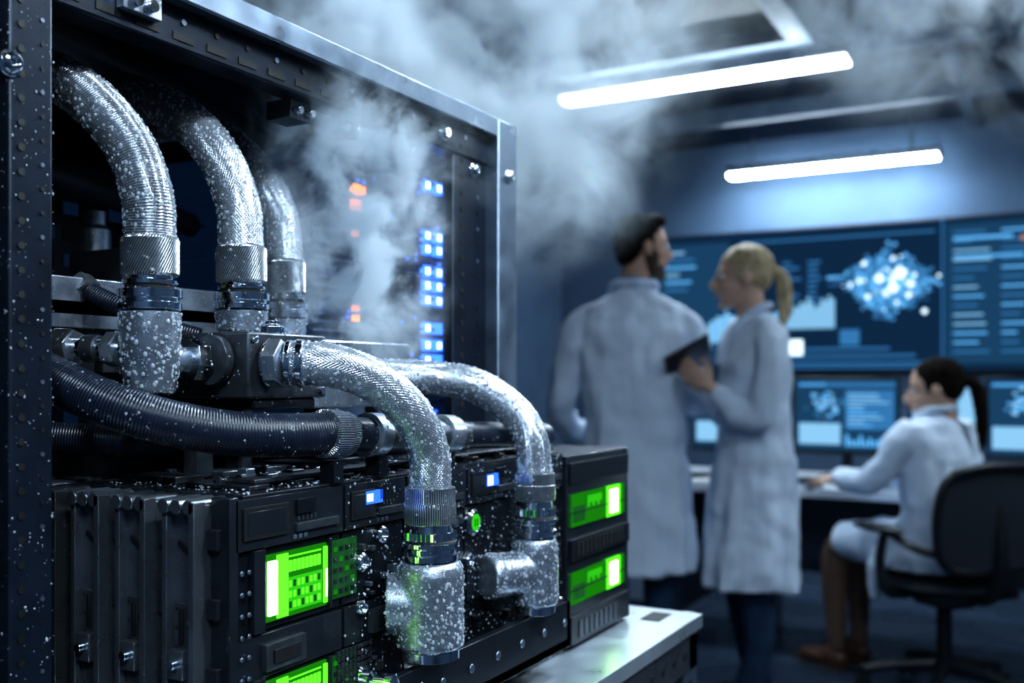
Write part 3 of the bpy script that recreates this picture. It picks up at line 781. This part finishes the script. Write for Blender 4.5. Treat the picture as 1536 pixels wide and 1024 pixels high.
# ================================================================== PEOPLE
RZ = math.radians(28.7)
def head(par, c, yaw, skin, hair, style, pitch=0):
    c = Vector(c); RM = Matrix.Rotation(yaw, 3, 'Z') @ Matrix.Rotation(pitch, 3, 'Y')
    def W(p): return c + RM @ Vector(p)
    m = MB()
    def E(p, r, mm=m, mat=skin): mm.ell(W(p), r, mat, RM)
    E((-.010, 0, .03), (.096, .075, .088)); E((.020, 0, -.03), (.068, .060, .082)); E((.030, 0, -.078), (.052, .046, .034))
    E((.070, 0, -.100), (.018, .020, .016)); E((.074, 0, .024), (.018, .048, .014))
    E((.060, .034, -.030), (.025, .022, .02)); E((.060, -.034, -.030), (.025, .022, .02))
    E((.082, 0, -.060), (.014, .022, .012))
    for s in (-1, 1):
        E((-.006, s * .077, -.008), (.020, .010, .031)); E((-.002, s * .074, -.026), (.010, .009, .013))
    m.sweep([W((.084, 0, .020)), W((.097, 0, -.006)), W((.110, 0, -.030)), W((.092, 0, -.040))], [.007, .009, .013, .010], skin, 12, 4)
    m.sweep([W((-.018, 0, -.04)), c + Vector((-.03 * math.cos(yaw), -.03 * math.sin(yaw), -.12)), c + Vector((-.04 * math.cos(yaw), -.04 * math.sin(yaw), -.22))], [.054, .052, .062], skin, 20, 4)
    finish(m, 'head', par, remesh=.005, smooth_it=5, local=True)
    m = MB()
    for s in (-1, 1):
        m.ell(W((.077, s * .030, .003)), (.0115, .013, .010), 'eye', RM, 14, 8)
        m.ell(W((.0865, s * .030, .003)), (.003, .0055, .0055), 'iris', RM, 10, 6)
        m.sweep([W((.084, s * .014, .020)), W((.088, s * .030, .025)), W((.078, s * .046, .019))], [.003, .0042, .002], hair, 8, 4)
    m.sweep([W((.088, -.022, -.062)), W((.096, 0, -.058)), W((.088, .022, -.062))], [.003, .006, .003], 'lip', 10, 6)
    m.sweep([W((.086, -.018, -.066)), W((.094, 0, -.068)), W((.086, .018, -.066))], [.003, .006, .003], 'lip', 10, 6)
    finish(m, 'facial_features', par, local=True)
    h = MB()
    def H(p, r): h.ell(W(p), r, hair, RM)
    if style == 'short':
        H((-.022, 0, .052), (.094, .081, .078)); H((-.055, 0, -.005), (.055, .070, .072)); H((.042, 0, .098), (.048, .058, .028))
        for s in (-1, 1):
            H((-.02, s * .070, .03), (.035, .015, .05)); H((.012, s * .072, .005), (.009, .008, .03))
        b = MB()
        b.ell(W((.030, 0, -.080)), (.0565, .051, .037), 'beard', RM)
        b.ell(W((.071, 0, -.102)), (.022, .025, .020), 'beard', RM)
        b.ell(W((.088, 0, -.048)), (.012, .024, .005), 'beard', RM)
        for s in (-1, 1): b.ell(W((.018, s * .055, -.045)), (.03, .014, .04), 'beard', RM)
        finish(b, 'beard', par, remesh=.005, smooth_it=3, local=True)
        finish(h, 'hair', par, remesh=.006, smooth_it=3, disp=.014, dscale=.02, local=True)
    else:
        H((-.018, 0, .044), (.096, .080, .080)); H((-.050, 0, .010), (.058, .070, .068))
        for s in (-1, 1): H((-.01, s * .066, .02), (.042, .015, .048))
        H((-.108, 0, .022), (.022, .024, .022))
        L = style
        h.sweep([W((-.100, 0, .022)), W((-.136, 0, .005)), W((-.150, 0, -.05)), W((-.146, .01, -.05 - L * .6)), W((-.130, .01, -.05 - L))], [.015, .024, .028, .024, .006], hair, 16, 6)
        finish(h, 'hair', par, remesh=.006, smooth_it=3, disp=.008, dscale=.02, local=True)

def hand(par, w, d, n, side, curl=.5, skin='skin', name='hand'):
    w = Vector(w); d = Vector(d).normalized(); n = Vector(n); n = (n - d * n.dot(d)).normalized(); s = d.cross(n) * side
    m = MB()
    def q(a, b, c): return w + d * a + s * b + n * c
    m.sweep([q(-.03, 0, 0), q(.0, 0, 0), q(.03, 0, 0)], [.026, .025, .026], skin, 14, 4)
    Rm = Matrix((d, s, n)).transposed()
    m.ell(q(.048, 0, 0), (.052, .042, .016), skin, Rm)
    m.ell(q(.070, 0, 0), (.028, .040, .014), skin, Rm)
    for k, (b, L) in enumerate(((.030, .068), (.010, .078), (-.011, .072), (-.030, .056))):
        p = q(.078, b, 0); pts = [q(.06, b * .9, 0), p]; a = 0
        for j, f in enumerate((.45, .32, .23)):
            a += curl * (.5 if j == 0 else .9)
            p = p + (d * math.cos(a) + n * math.sin(a)) * L * f; pts.append(p)
        m.sweep(pts, [.0088, .0092, .0086, .0078, .0062], skin, 12, 4)
    m.sweep([q(.018, .022, .002), q(.038, .046, .010), q(.062, .056, .020), q(.084, .050, .030)], [.013, .0115, .0098, .0075], skin, 12, 4)
    finish(m, name, par, remesh=.0035, smooth_it=2, local=True)

def shoe(m, p, d, mat, L=.27):
    p = Vector(p); d = Vector((d[0], d[1], 0)).normalized(); Rm = Matrix((d, Vector((-d.y, d.x, 0)), Vector((0, 0, 1)))).transposed()
    m.ell(p + d * .02 + Vector((0, 0, .045)), (.075, .042, .05), mat, Rm); m.ell(p + d * .10 + Vector((0, 0, .032)), (.10, .046, .034), mat, Rm)
    m.box((-.095 + p.x + d.x * .06, -.036 + p.y + d.y * .06, 0.0), (.15 + p.x + d.x * .06, .036 + p.y + d.y * .06, .018), mat, Rm, (p.x + d.x * .06, p.y + d.y * .06, 0.01))

# ---- man
mn = empty('man_in_lab_coat', (-1.40, 3.51, 0), RZ)
m = MB()
m.loft([(1.555, .0, .0, .068, .062), (1.525, 0, 0, .085, .072), (1.50, 0, 0, .125, .088), (1.475, 0, 0, .168, .102), (1.44, 0, 0, .200, .114), (1.38, 0, 0, .212, .125), (1.25, 0, 0, .205, .130), (1.1, 0, 0, .188, .126), (.98, .0, 0, .190, .128),
        (.85, .005, 0, .200, .138), (.7, .01, 0, .208, .148), (.58, .015, 0, .214, .155), (.49, .015, 0, .218, .158)], 'coat', fold=.15)
m.sweep([(-.12, 0, 1.435), (-.185, .005, 1.405), (-.232, .01, 1.33), (-.256, .03, 1.22), (-.270, .06, 1.10), (-.232, .15, 1.02), (-.17, .20, .99)], [.060, .066, .066, .060, .056, .052, .047], 'coat', 20, 6)
m.sweep([(.12, 0, 1.435), (.18, .01, 1.405), (.222, .02, 1.33), (.238, .04, 1.22), (.246, .07, 1.12), (.25, .15, 1.13), (.262, .22, 1.18)], [.060, .066, .066, .060, .056, .052, .045], 'coat', 20, 6)
finish(m, 'lab_coat', mn, remesh=.010, smooth_it=4, disp=.034, dscale=.11, local=True)
m = MB()
m.sweep([(.0, -.078, 1.560), (-.065, -.04, 1.560), (-.082, .03, 1.540), (-.05, .09, 1.50)], [.013, .015, .015, .01], 'coat', 12, 6)
m.sweep([(.0, -.078, 1.560), (.065, -.04, 1.560), (.082, .03, 1.540), (.05, .09, 1.50)], [.013, .015, .015, .01], 'coat', 12, 6)
m.lathe((0, 0, 1.53), (.06, .02, 1), [(.068, 0), (.066, .045), (.060, .052)], 'shirt', 28)
finish(m, 'collar', mn, local=True)
m = MB()
m.sweep([(-.08, 0, .95), (-.085, .0, .75), (-.09, .01, .48), (-.09, -.01, .25), (-.095, 0, .06)], [.10, .095, .072, .062, .055], 'jeans', 20, 5)
m.sweep([(.09, 0, .95), (.10, .0, .75), (.105, .01, .48), (.105, -.01, .25), (.11, 0, .06)], [.10, .095, .072, .062, .055], 'jeans', 20, 5)
m.ell((0, 0, .93), (.15, .095, .10), 'jeans')
finish(m, 'jeans', mn, remesh=.012, smooth_it=3, disp=.01, dscale=.08, local=True)
m = MB(); shoe(m, (-.095, 0, 0), (-.1, 1, 0), 'shoe'); shoe(m, (.11, 0, 0), (.3, 1, 0), 'shoe')
finish(m, 'shoes', mn, local=True)
head(mn, (.035, .02, 1.70), math.radians(12), 'skin', 'hair_d', 'short')
hand(mn, (-.15, .215, .98), (.8, .5, -.3), (.2, .3, -1), 1, .5, 'skin', 'left_hand')
hand(mn, (.265, .24, 1.195), (.1, .6, .8), (-1, .2, .1), 1, .4, 'skin', 'right_hand')

# ---- woman standing
wm = empty('woman_in_lab_coat', (-1.0, 3.62, 0), RZ)
m = MB()
m.loft([(1.455, .022, 0, .052, .055), (1.43, .026, 0, .066, .075), (1.40, .03, 0, .085, .115), (1.37, .03, 0, .102, .15), (1.33, .03, 0, .115, .168), (1.25, .025, 0, .126, .170), (1.14, .022, 0, .124, .158), (1.03, .02, 0, .122, .150),
        (.92, .025, 0, .137, .165), (.80, .02, 0, .150, .178), (.65, .012, 0, .160, .188), (.55, .008, 0, .166, .194), (.46, .005, 0, .170, .198)], 'coat', fold=.15)
m.sweep([(.035, -.10, 1.375), (.045, -.155, 1.345), (.04, -.19, 1.27), (.02, -.20, 1.17), (-.005, -.198, 1.07), (-.075, -.175, 1.08), (-.15, -.135, 1.16)], [.050, .056, .057, .054, .052, .048, .040], 'coat', 20, 6)
m.sweep([(.035, .10, 1.375), (.03, .155, 1.345), (.02, .19, 1.27), (.0, .195, 1.17), (-.03, .18, 1.07), (-.12, .13, 1.12), (-.18, .08, 1.19)], [.050, .056, .057, .054, .052, .046, .040], 'coat', 20, 6)
finish(m, 'lab_coat', wm, remesh=.010, smooth_it=4, disp=.030, dscale=.10, local=True)
m = MB()
for s in (-1, 1):
    m.sweep([(.085, 0, 1.470), (.06, s * .052, 1.470), (.0, s * .066, 1.445), (-.07, s * .05, 1.37), (-.105, s * .03, 1.26)], [.011, .013, .013, .013, .009], 'coat', 12, 6)
finish(m, 'collar', wm, local=True)
m = MB()
for s in (-1, 1):
    m.sweep([(.0, s * .065, .88), (.0, s * .07, .72), (-.01 * s, s * .075, .46), (.02, s * .08, .25), (.02 + .05 * s, s * .085, .06)], [.080, .078, .064, .056, .048], 'jeans', 20, 5)
m.ell((0.01, 0, .88), (.08, .11, .09), 'jeans')
finish(m, 'jeans', wm, remesh=.012, smooth_it=3, disp=.01, dscale=.08, local=True)
m = MB(); shoe(m, (.07, .085, 0), (-1, .1, 0), 'shoe'); shoe(m, (-.03, -.085, 0), (-1, -.1, 0), 'shoe')
finish(m, 'shoes', wm, local=True)
head(wm, (-.018, .0, 1.575), math.radians(172), 'skin2', 'hair_b', .15)
hand(wm, (-.160, -.125, 1.175), (-.75, .15, .55), (.3, .9, .2), -1, .55, 'skin2', 'left_hand')
hand(wm, (-.190, .07, 1.205), (-.75, -.25, .5), (.2, -.5, .8), 1, .45, 'skin2', 'right_hand')
tabl = empty('tablet_computer', (-1.185, 3.505, 1.255), RZ)
m = MB(); Rt = Matrix.Rotation(math.radians(-30), 3, 'Y') @ Matrix.Rotation(math.radians(-28), 3, 'X')
m.cbox((0, .0, .012), (.18, .25, .012), 'bezel', Rt)
m.cbox((0, 0, .019), (.165, .235, .001), 'black', Rt)
finish(m, 'tablet', tabl, bevel=.003, local=True)

# ---- seated woman
sw = empty('seated_woman_in_lab_coat', (-.40, 4.15, 0), RZ)
f = Vector((-.5, .87, 0)).normalized(); l = Vector((-.87, -.5, 0)).normalized()
def S(a, b, z): v = f * a + l * b; return (v.x, v.y, z)
A = math.atan2(l.y, l.x)
m = MB()
rings = []
for (z, a, rx, ry) in ((1.085, .03, .05, .05), (1.06, .03, .09, .065), (1.03, .025, .135, .085), (.98, .02, .168, .105), (.90, .01, .175, .12), (.80, .0, .165, .122), (.70, -.01, .165, .13), (.62, -.01, .185, .155), (.53, 0, .210, .19), (.485, .02, .210, .19)):
    c = f * a; rings.append((z, c.x, c.y, rx, ry, A))
m.loft(rings, 'coat')
m.sweep([S(.02, .13, 1.025), S(.03, .18, .97), S(.10, .205, .86), S(.19, .20, .80), S(.29, .16, .80), S(.38, .12, .80)], [.052, .060, .058, .058, .050, .042], 'coat', 18, 6)
m.sweep([S(.02, -.13, 1.025), S(.03, -.18, .97), S(.10, -.20, .86), S(.19, -.18, .80), S(.29, -.12, .80), S(.38, -.06, .80)], [.052, .060, .056, .054, .046, .040], 'coat', 18, 6)
for s in (-1, 1): m.sweep([S(.0, s * .09, .56), S(.2, s * .10, .56), S(.38, s * .095, .545)], [.105, .092, .078], 'coat', 20, 5)
m.sweep([S(.12, .17, .54), S(.14, .20, .45), S(.13, .215, .36)], [.05, .035, .02], 'coat', 16, 5)
finish(m, 'lab_coat', sw, remesh=.010, smooth_it=4, disp=.030, dscale=.10, local=True)
m = MB()
for s in (-1, 1): m.sweep([S(-.055, 0, 1.095), S(-.02, s * .055, 1.09), S(.05, s * .06, 1.07), S(.10, s * .03, 1.0)], [.010, .013, .012, .009], 'coat', 12, 6)
finish(m, 'collar', sw, local=True)
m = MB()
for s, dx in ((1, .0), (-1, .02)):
    m.sweep([S(.32, s * .09, .545), S(.42, s * .09, .50), S(.445 + dx, s * .085, .36), S(.44 + dx, s * .08, .2), S(.44 + dx, s * .08, .075)], [.062, .058, .054, .042, .034], 'shaded_legs', 18, 5)
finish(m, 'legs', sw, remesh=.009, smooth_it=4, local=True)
m = MB()
for s, dx in ((1, 0), (-1, .02)):
    q = S(.44 + dx, s * .08, 0); shoe(m, q, f, 'shoe_t')
finish(m, 'shoes', sw, local=True)
head(sw, (-.012, .02, 1.165), math.radians(155), 'skin2', 'hair_d', .20, .12)
hand(sw, S(.40, .115, .795), (f.x, f.y, -.12), (0, 0, -1), 1, .3, 'skin2', 'left_hand')
hand(sw, S(.40, -.055, .795), (f.x, f.y, -.12), (0, 0, -1), -1, .3, 'skin2', 'right_hand')

# ---- office chair
oc = empty('office_chair', (-.385, 4.13, 0), RZ)
g = Vector((-.35, .94, 0)).normalized(); gl = Vector((-.94, -.35, 0)).normalized()
def C(a, b, z): v = g * a + gl * b; return Vector((v.x, v.y, z))
CR = Matrix((g, gl, Vector((0, 0, 1)))).transposed()
m = MB()
def cb(c, d, mat): m.cbox(C(*c), d, mat, CR)
m.ell(C(.02, 0, .435), (.25, .25, .035), 'mesh', CR, 28, 10); cb((0, 0, .405), (.36, .36, .03), 'chairp')
cb((0, 0, .37), (.16, .14, .05), 'chairp')
m.cyl(C(0, 0, .10), C(0, 0, .38), .028, 'chairp'); m.cyl(C(0, 0, .2), C(0, 0, .37), .018, 'chrome')
for k in range(5):
    a = 2 * math.pi * k / 5 + .4
    d = Vector((math.cos(a), math.sin(a), 0))
    m.sweep([Vector((0, 0, .125)), d * .15 + Vector((0, 0, .11)), d * .29 + Vector((0, 0, .085))], [.032, .024, .016], 'chairp', 12, 4)
    for s in (-1, 1):
        p = d * .29 + Vector((-d.y, d.x, 0)) * .015 * s + Vector((0, 0, .030))
        m.cyl(p, p + Vector((-d.y, d.x, 0)) * .016 * s, .029, 'chairp', 20)
m.sweep([C(-.05, 0, .39), C(-.22, 0, .42), C(-.27, 0, .55), C(-.255, 0, .75)], [.025, .028, .025, .02], 'chairp', 12, 6)
for s in (-1, 1):
    m.sweep([C(.0, s * .18, .40), C(.0, s * .27, .42), C(.02, s * .285, .52), C(.0, s * .285, .635)], [.018, .020, .018, .016], 'chairp', 12, 6)
    m.ell(C(.03, s * .285, .65), (.14, .040, .018), 'chairp', CR)
    m.sweep([C(-.02, s * .285, .64), C(-.16, s * .28, .60), C(-.25, s * .23, .58)], [.014, .016, .014], 'chairp', 12, 6)
loop = [(-.245, -.22, .54), (-.235, -.26, .68), (-.25, -.235, .84), (-.265, -.12, .885), (-.27, 0, .893), (-.265, .12, .885), (-.25, .235, .84), (-.235, .26, .68), (-.245, .22, .54), (-.25, 0, .515), (-.245, -.22, .54)]
m.sweep([C(*p) for p in loop], .016, 'chairp', 12, 6, caps=False)
N = 10; vs = []; fs = []
for side in (0, 1):
    for j in range(N + 1):
        z = .525 + j * (.885 - .525) / N
        wv = .232 + .025 * math.sin(math.pi * j / N) - .04 * max(0, j - 8) / 2
        for i in range(N + 1):
            u = -1 + 2 * i / N
            vs.append(C(-.262 + .022 * u * u - .006 * side, wv * u, z))
n1 = (N + 1) ** 2
for side in (0, 1):
    for j in range(N):
        for i in range(N):
            a = side * n1 + j * (N + 1) + i; fs.append((a, a + 1, a + N + 2, a + N + 1))
m.add(vs, fs, 'mesh')
finish(m, 'chair', oc, local=True)

# ================================================================== DESK, MONITORS
dk = empty('control_desk', (-.6, 4.75, 0))
m = MB()
m.box((-2.35, 4.35, .70), (1.3, 5.15, .74), 'desk')
for x in (-2.3, -1.25, .20, 1.2): m.box((x - .02, 4.45, 0), (x + .02, 5.10, .70), 'trim')
m.box((-2.3, 5.06, .25), (1.2, 5.08, .70), 'trim')
m.box((-2.0, 4.48, .12), (-1.55, 5.0, .69), 'trim')
for k in range(3): m.box((-1.99, 4.465, .15 + k * .18), (-1.56, 4.48, .31 + k * .18), 'desk')
finish(m, 'desk', dk, bevel=.004)

def screen_ui(m, x0, x1, z0, z1, y, seed, style=0):
    rnd = random.Random(seed); W = x1 - x0; H = z1 - z0
    def r(a, b, c, d, mat, L=1): m.box((x0 + a * W, y - .0015 * L, z0 + b * H), (x0 + c * W, y, z0 + d * H), mat)
    r(0, 0, 1, 1, 'scr2', .6)
    if style == 0:
        r(.02, .90, .98, .96, 's_mid'); r(.04, .92, .30, .94, 's_cy', 1.5)
        r(.03, .08, .45, .38, 's_pale'); r(.50, .30, .97, .85, 's_mid', .9)
        for k in range(70):
            a = rnd.gauss(.30, .08); b = rnd.gauss(.66, .08); s = rnd.uniform(.008, .026)
            r(a - s, b - s, a + s, b + s, rnd.choice(['s_cy', 's_mid', 's_pale', 's_mid']), 1 + rnd.random())
        for k in range(9): r(.52, .34 + k * .055, .52 + rnd.uniform(.12, .42), .36 + k * .055, rnd.choice(['s_cy', 's_pale']), 1.6)
        for k in range(10): r(.50 + k * .045, .06, .53 + k * .045, .06 + rnd.uniform(.05, .18), 's_cy', 1.4)
    else:
        r(0.03, 0.03, .97, .97, 's_pale')
        for k in range(12): r(.1, .1 + k * .065, .1 + rnd.uniform(.3, .75), .125 + k * .065, 's_mid', 1.6)
def monitor(x0, x1, z0, z1, y, seed, style=0):
    e = empty('computer_monitor', ((x0 + x1) / 2, y, .74)); m = MB(); xc = (x0 + x1) / 2
    m.box((x0, y, z0), (x1, y + .022, z1), 'bezel')
    m.box((xc - .10, y + .022, z0 + .06), (xc + .10, y + .05, z1 - .08), 'bezel')
    m.box((xc - .025, y + .04, .745), (xc + .025, y + .058, z1 - .12), 'bezel'); m.box((xc - .12, y - .05, .74), (xc + .12, y + .13, .752), 'bezel')
    finish(m, 'body', e, bevel=.003)
    m = MB(); screen_ui(m, x0 + .012, x1 - .012, z0 + .022, z1 - .012, y - .0005, seed, style=style); finish(m, 'screen', e)
monitor(-1.118, -.637, .850, 1.215, 4.85, 3)
monitor(-1.625, -1.145, .850, 1.215, 4.85, 4)
monitor(-.285, .215, .850, 1.215, 4.85, 5)
monitor(-.61, -.31, .850, 1.215, 4.90, 6, 1)
def keyboard(x, y):
    e = empty('keyboard', (x, y, .74)); m = MB(); m.box((x - .2, y - .065, .74), (x + .2, y + .065, .752), 'bezel')
    for r_ in range(5):
        for c_ in range(14): m.box((x - .19 + c_ * .0272, y - .058 + r_ * .0235, .752), (x - .167 + c_ * .0272, y - .038 + r_ * .0235, .757), 'chairp')
    finish(m, 'keys', e)
keyboard(-.86, 4.62); keyboard(-1.45, 4.62)
e = empty('document_stack', (-1.35, 4.43, .74)); m = MB()
for k in range(4): m.cbox((-1.35 + .01 * k, 4.43, .742 + k * .0022), (.21, .13, .002), 'paper', Matrix.Rotation(.05 * k, 3, 'Z'))
finish(m, 'sheets', e)
e = empty('smartphone', (-.95, 4.42, .74)); m = MB(); m.cbox((-.95, 4.42, .746), (.075, .15, .009), 'steel_lt', Matrix.Rotation(.5, 3, 'Z')); finish(m, 'phone', e, bevel=.002)

# ---- wall display
wd = empty('wall_display_screen', (-.7, 6.56, 1.7))
m = MB(); m.box((-2.48, 6.55, 1.245), (1.02, 6.6, 2.185), 'bezel'); finish(m, 'frame', wd, bevel=.005)
m = MB(); Y = 6.549; rnd = random.Random(11)
def r(a, b, c, d, mat, L=1): m.box((a, Y - .003 * L, b), (c, Y, d), mat)
r(-2.465, 1.26, 1.0, 2.17, 'scr', .5)
r(-2.44, 1.32, -1.93, 2.12, 'scr2', .8)
r(-.60, 1.30, .98, 2.14, 'scr2', .8); r(-.625, 1.26, -.615, 2.17, 's_mid', 1)
for k in range(40):
    x = -2.40 + k * .020; h = .14 + .07 * math.sin(k * .35) + rnd.uniform(0, .05) - .001 * k
    r(x, 1.45, x + .018, 1.45 + h, 's_pale' if k % 3 else 's_cy', 1.2)
for k in range(16):
    x = -1.60 + k * .022; h = .06 + .012 * k * (1 if k < 9 else .6) + rnd.uniform(0, .05)
    r(x, 1.53, x + .019, 1.53 + h, 's_pale', 1.3)
for k in range(9):
    r(-1.58, 1.95 - k * .035, -1.58 + rnd.uniform(.05, .12), 1.965 - k * .035, 's_mid', 1.2); r(-1.42, 1.95 - k * .035, -1.42 + rnd.uniform(.05, .10), 1.965 - k * .035, 's_mid', 1.2)
for k in range(6): r(-2.38, 2.06 - k * .05, -2.38 + rnd.uniform(.1, .38), 2.075 - k * .05, rnd.choice(['s_cy', 's_mid', 's_pale']), 1.3)
for k in range(7): r(-1.6 + k * .02, 1.30 + (k % 3) * .045, -.7 - rnd.uniform(0, .5), 1.315 + (k % 3) * .045, 's_mid', 1.2)
r(-1.58, 1.36, -1.45, 1.46, 's_wh', 1.4); r(-1.22, 1.42, -1.10, 1.52, 's_mid', 1.3)
r(-1.30, 1.84, -1.20, 1.86, 's_cy', 1.3); r(-1.29, 1.80, -1.22, 1.81, 's_mid', 1.3)
r(-1.86, 2.10, -.66, 2.112, 's_mid', 1.3); r(-1.86, 1.275, -.66, 1.285, 's_mid', 1.3)
for k in range(14):
    z = 2.08 - k * .055
    r(-.56, z, -.56 + rnd.uniform(.1, .22), z + .012, rnd.choice(['s_cy', 's_pale', 's_mid', 's_mid']), 1.3)
    r(-.30, z, -.30 + rnd.uniform(.08, .26), z + .012, rnd.choice(['s_cy', 's_mid', 's_mid', 's_mid']), 1.3)
    r(.15, z, .15 + rnd.uniform(.2, .7), z + .014, rnd.choice(['s_cy', 's_mid']), 1.3)
r(-.20, 2.02, -.02, 2.045, 's_or', 1.4); r(-.56, 2.04, -.24, 2.058, 's_cy', 1.4); r(-.56, 1.93, -.18, 1.945, 's_cy', 1.4); r(-.16, 1.79, -.02, 1.805, 's_or', 1.4)
cx, cz = -.95, 1.80; nodes = []
for k in range(620):
    a = rnd.uniform(-1, 1) * (.55 + .45 * rnd.random()); b = rnd.uniform(-1, 1) * (.55 + .45 * rnd.random())
    x = cx + (a - b) * .185 + .02; z = cz + (a + b) * .145
    s = rnd.uniform(.003, .014) * (1.3 - .5 * (abs(a) + abs(b)) / 2)
    R = Matrix.Rotation(math.radians(rnd.choice([45, 30, 60])), 3, 'Y')
    mt = rnd.choice(['s_cy', 's_cy', 's_mid', 's_mid', 's_mid', 's_pale' if abs(a) + abs(b) < .5 else 's_mid', 's_wh' if rnd.random() < .35 else 's_cy'])
    m.cbox((x, Y - .004 - rnd.random() * .004, z), (s * 2, .002, s * 2), mt, R); nodes.append((x, z))
for k in range(1100):
    p, q = rnd.sample(nodes, 2)
    L = math.hypot(p[0] - q[0], p[1] - q[1])
    if L > .16 or L < .03: continue
    m.cbox(((p[0] + q[0]) / 2, Y - .004, (p[1] + q[1]) / 2), (L, .002, .004), rnd.choice(['s_cy', 's_mid']), Matrix.Rotation(-math.atan2(q[1] - p[1], q[0] - p[0]), 3, 'Y'))
for (x, z, s) in ((-.86, 1.86, .032), (-.98, 1.83, .022), (-.90, 1.77, .026), (-.80, 1.79, .018), (-.72, 1.62, .014), (-1.05, 1.72, .014), (-.90, 1.95, .012)):
    m.cbox((x, Y - .010, z), (s * 2, .002, s * 2), 's_wh', Matrix.Rotation(math.radians(35), 3, 'Y'))
finish(m, 'display', wd)

# ================================================================== STEAM
def steam(name, loc, scl, dens, scale, lo, hi, dist=.5, seed=0., emis=.0, step=.5, base=.0):
    m = bpy.data.materials.new(name + '_vapour'); t = nt(m); t.nodes.remove(t.nodes['Principled BSDF'])
    N = t.nodes.new; L = t.links.new
    geo = N('ShaderNodeNewGeometry'); tc = N('ShaderNodeTexCoord')
    mp = N('ShaderNodeMapping'); mp.inputs['Location'].default_value = (seed, seed * .7, seed * 1.3); L(geo.outputs['Position'], mp.inputs['Vector'])
    n = N('ShaderNodeTexNoise'); n.inputs['Scale'].default_value = scale; n.inputs['Detail'].default_value = 6; n.inputs['Roughness'].default_value = .68
    n.inputs['Distortion'].default_value = dist
    L(mp.outputs['Vector'], n.inputs['Vector'])
    mr = N('ShaderNodeMapRange'); mr.interpolation_type = 'SMOOTHSTEP'
    mr.inputs['From Min'].default_value = lo; mr.inputs['From Max'].default_value = hi; mr.inputs['To Min'].default_value = base; L(n.outputs['Fac'], mr.inputs['Value'])
    ln = N('ShaderNodeVectorMath'); ln.operation = 'LENGTH'; L(tc.outputs['Object'], ln.inputs[0])
    fr = N('ShaderNodeMapRange'); fr.interpolation_type = 'SMOOTHSTEP'
    fr.inputs['From Min'].default_value = 1.0; fr.inputs['From Max'].default_value = .25; L(ln.outputs['Value'], fr.inputs['Value'])
    mu = N('ShaderNodeMath'); mu.operation = 'MULTIPLY'; L(mr.outputs['Result'], mu.inputs[0]); L(fr.outputs['Result'], mu.inputs[1])
    m2 = N('ShaderNodeMath'); m2.operation = 'MULTIPLY'; m2.inputs[1].default_value = dens; L(mu.outputs[0], m2.inputs[0])
    pv = N('ShaderNodeVolumePrincipled'); pv.inputs['Color'].default_value = (.84, .93, 1, 1); pv.inputs['Anisotropy'].default_value = .1
    L(m2.outputs[0], pv.inputs['Density'])
    if emis:  # vapour glows by itself, standing in for lamp light caught in it
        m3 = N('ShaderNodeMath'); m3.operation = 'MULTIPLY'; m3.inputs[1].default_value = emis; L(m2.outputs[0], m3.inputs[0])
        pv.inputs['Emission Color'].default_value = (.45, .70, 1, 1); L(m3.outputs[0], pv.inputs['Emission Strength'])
    L(pv.outputs[0], t.nodes['Material Output'].inputs['Volume'])
    try: m.cycles.volume_step_rate = step
    except Exception as ex: print(ex)
    M[name] = m
    mb = MB(); mb.ell((0, 0, 0), (1, 1, 1), name, None, 24, 14)
    o = finish(mb, 'steam_cloud'); o.location = loc; o.scale = scl
    return o
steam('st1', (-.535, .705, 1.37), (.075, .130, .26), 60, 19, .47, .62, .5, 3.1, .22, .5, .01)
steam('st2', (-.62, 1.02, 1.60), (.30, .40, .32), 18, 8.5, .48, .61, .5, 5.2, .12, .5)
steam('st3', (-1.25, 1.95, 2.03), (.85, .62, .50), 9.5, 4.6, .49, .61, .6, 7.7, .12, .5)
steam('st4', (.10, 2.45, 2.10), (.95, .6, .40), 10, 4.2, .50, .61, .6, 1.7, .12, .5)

# ================================================================== WORLD / CAMERA
w = bpy.data.worlds.new('world'); sc.world = w; w.use_nodes = True
w.node_tree.nodes['Background'].inputs['Color'].default_value = (.03, .05, .08, 1); w.node_tree.nodes['Background'].inputs['Strength'].default_value = .5
cam = bpy.data.cameras.new('camera'); co = bpy.data.objects.new('camera', cam); COL.objects.link(co)
co.location = (0, 0, 1.2); co.rotation_euler = (math.radians(90), 0, RZ)
cam.sensor_width = 36; cam.lens = 35.16; cam.shift_y = .0378; cam.clip_start = .02
cam.dof.use_dof = True; cam.dof.focus_distance = .66; cam.dof.aperture_fstop = 6.0
sc.camera = co
print('done', len(bpy.data.objects))
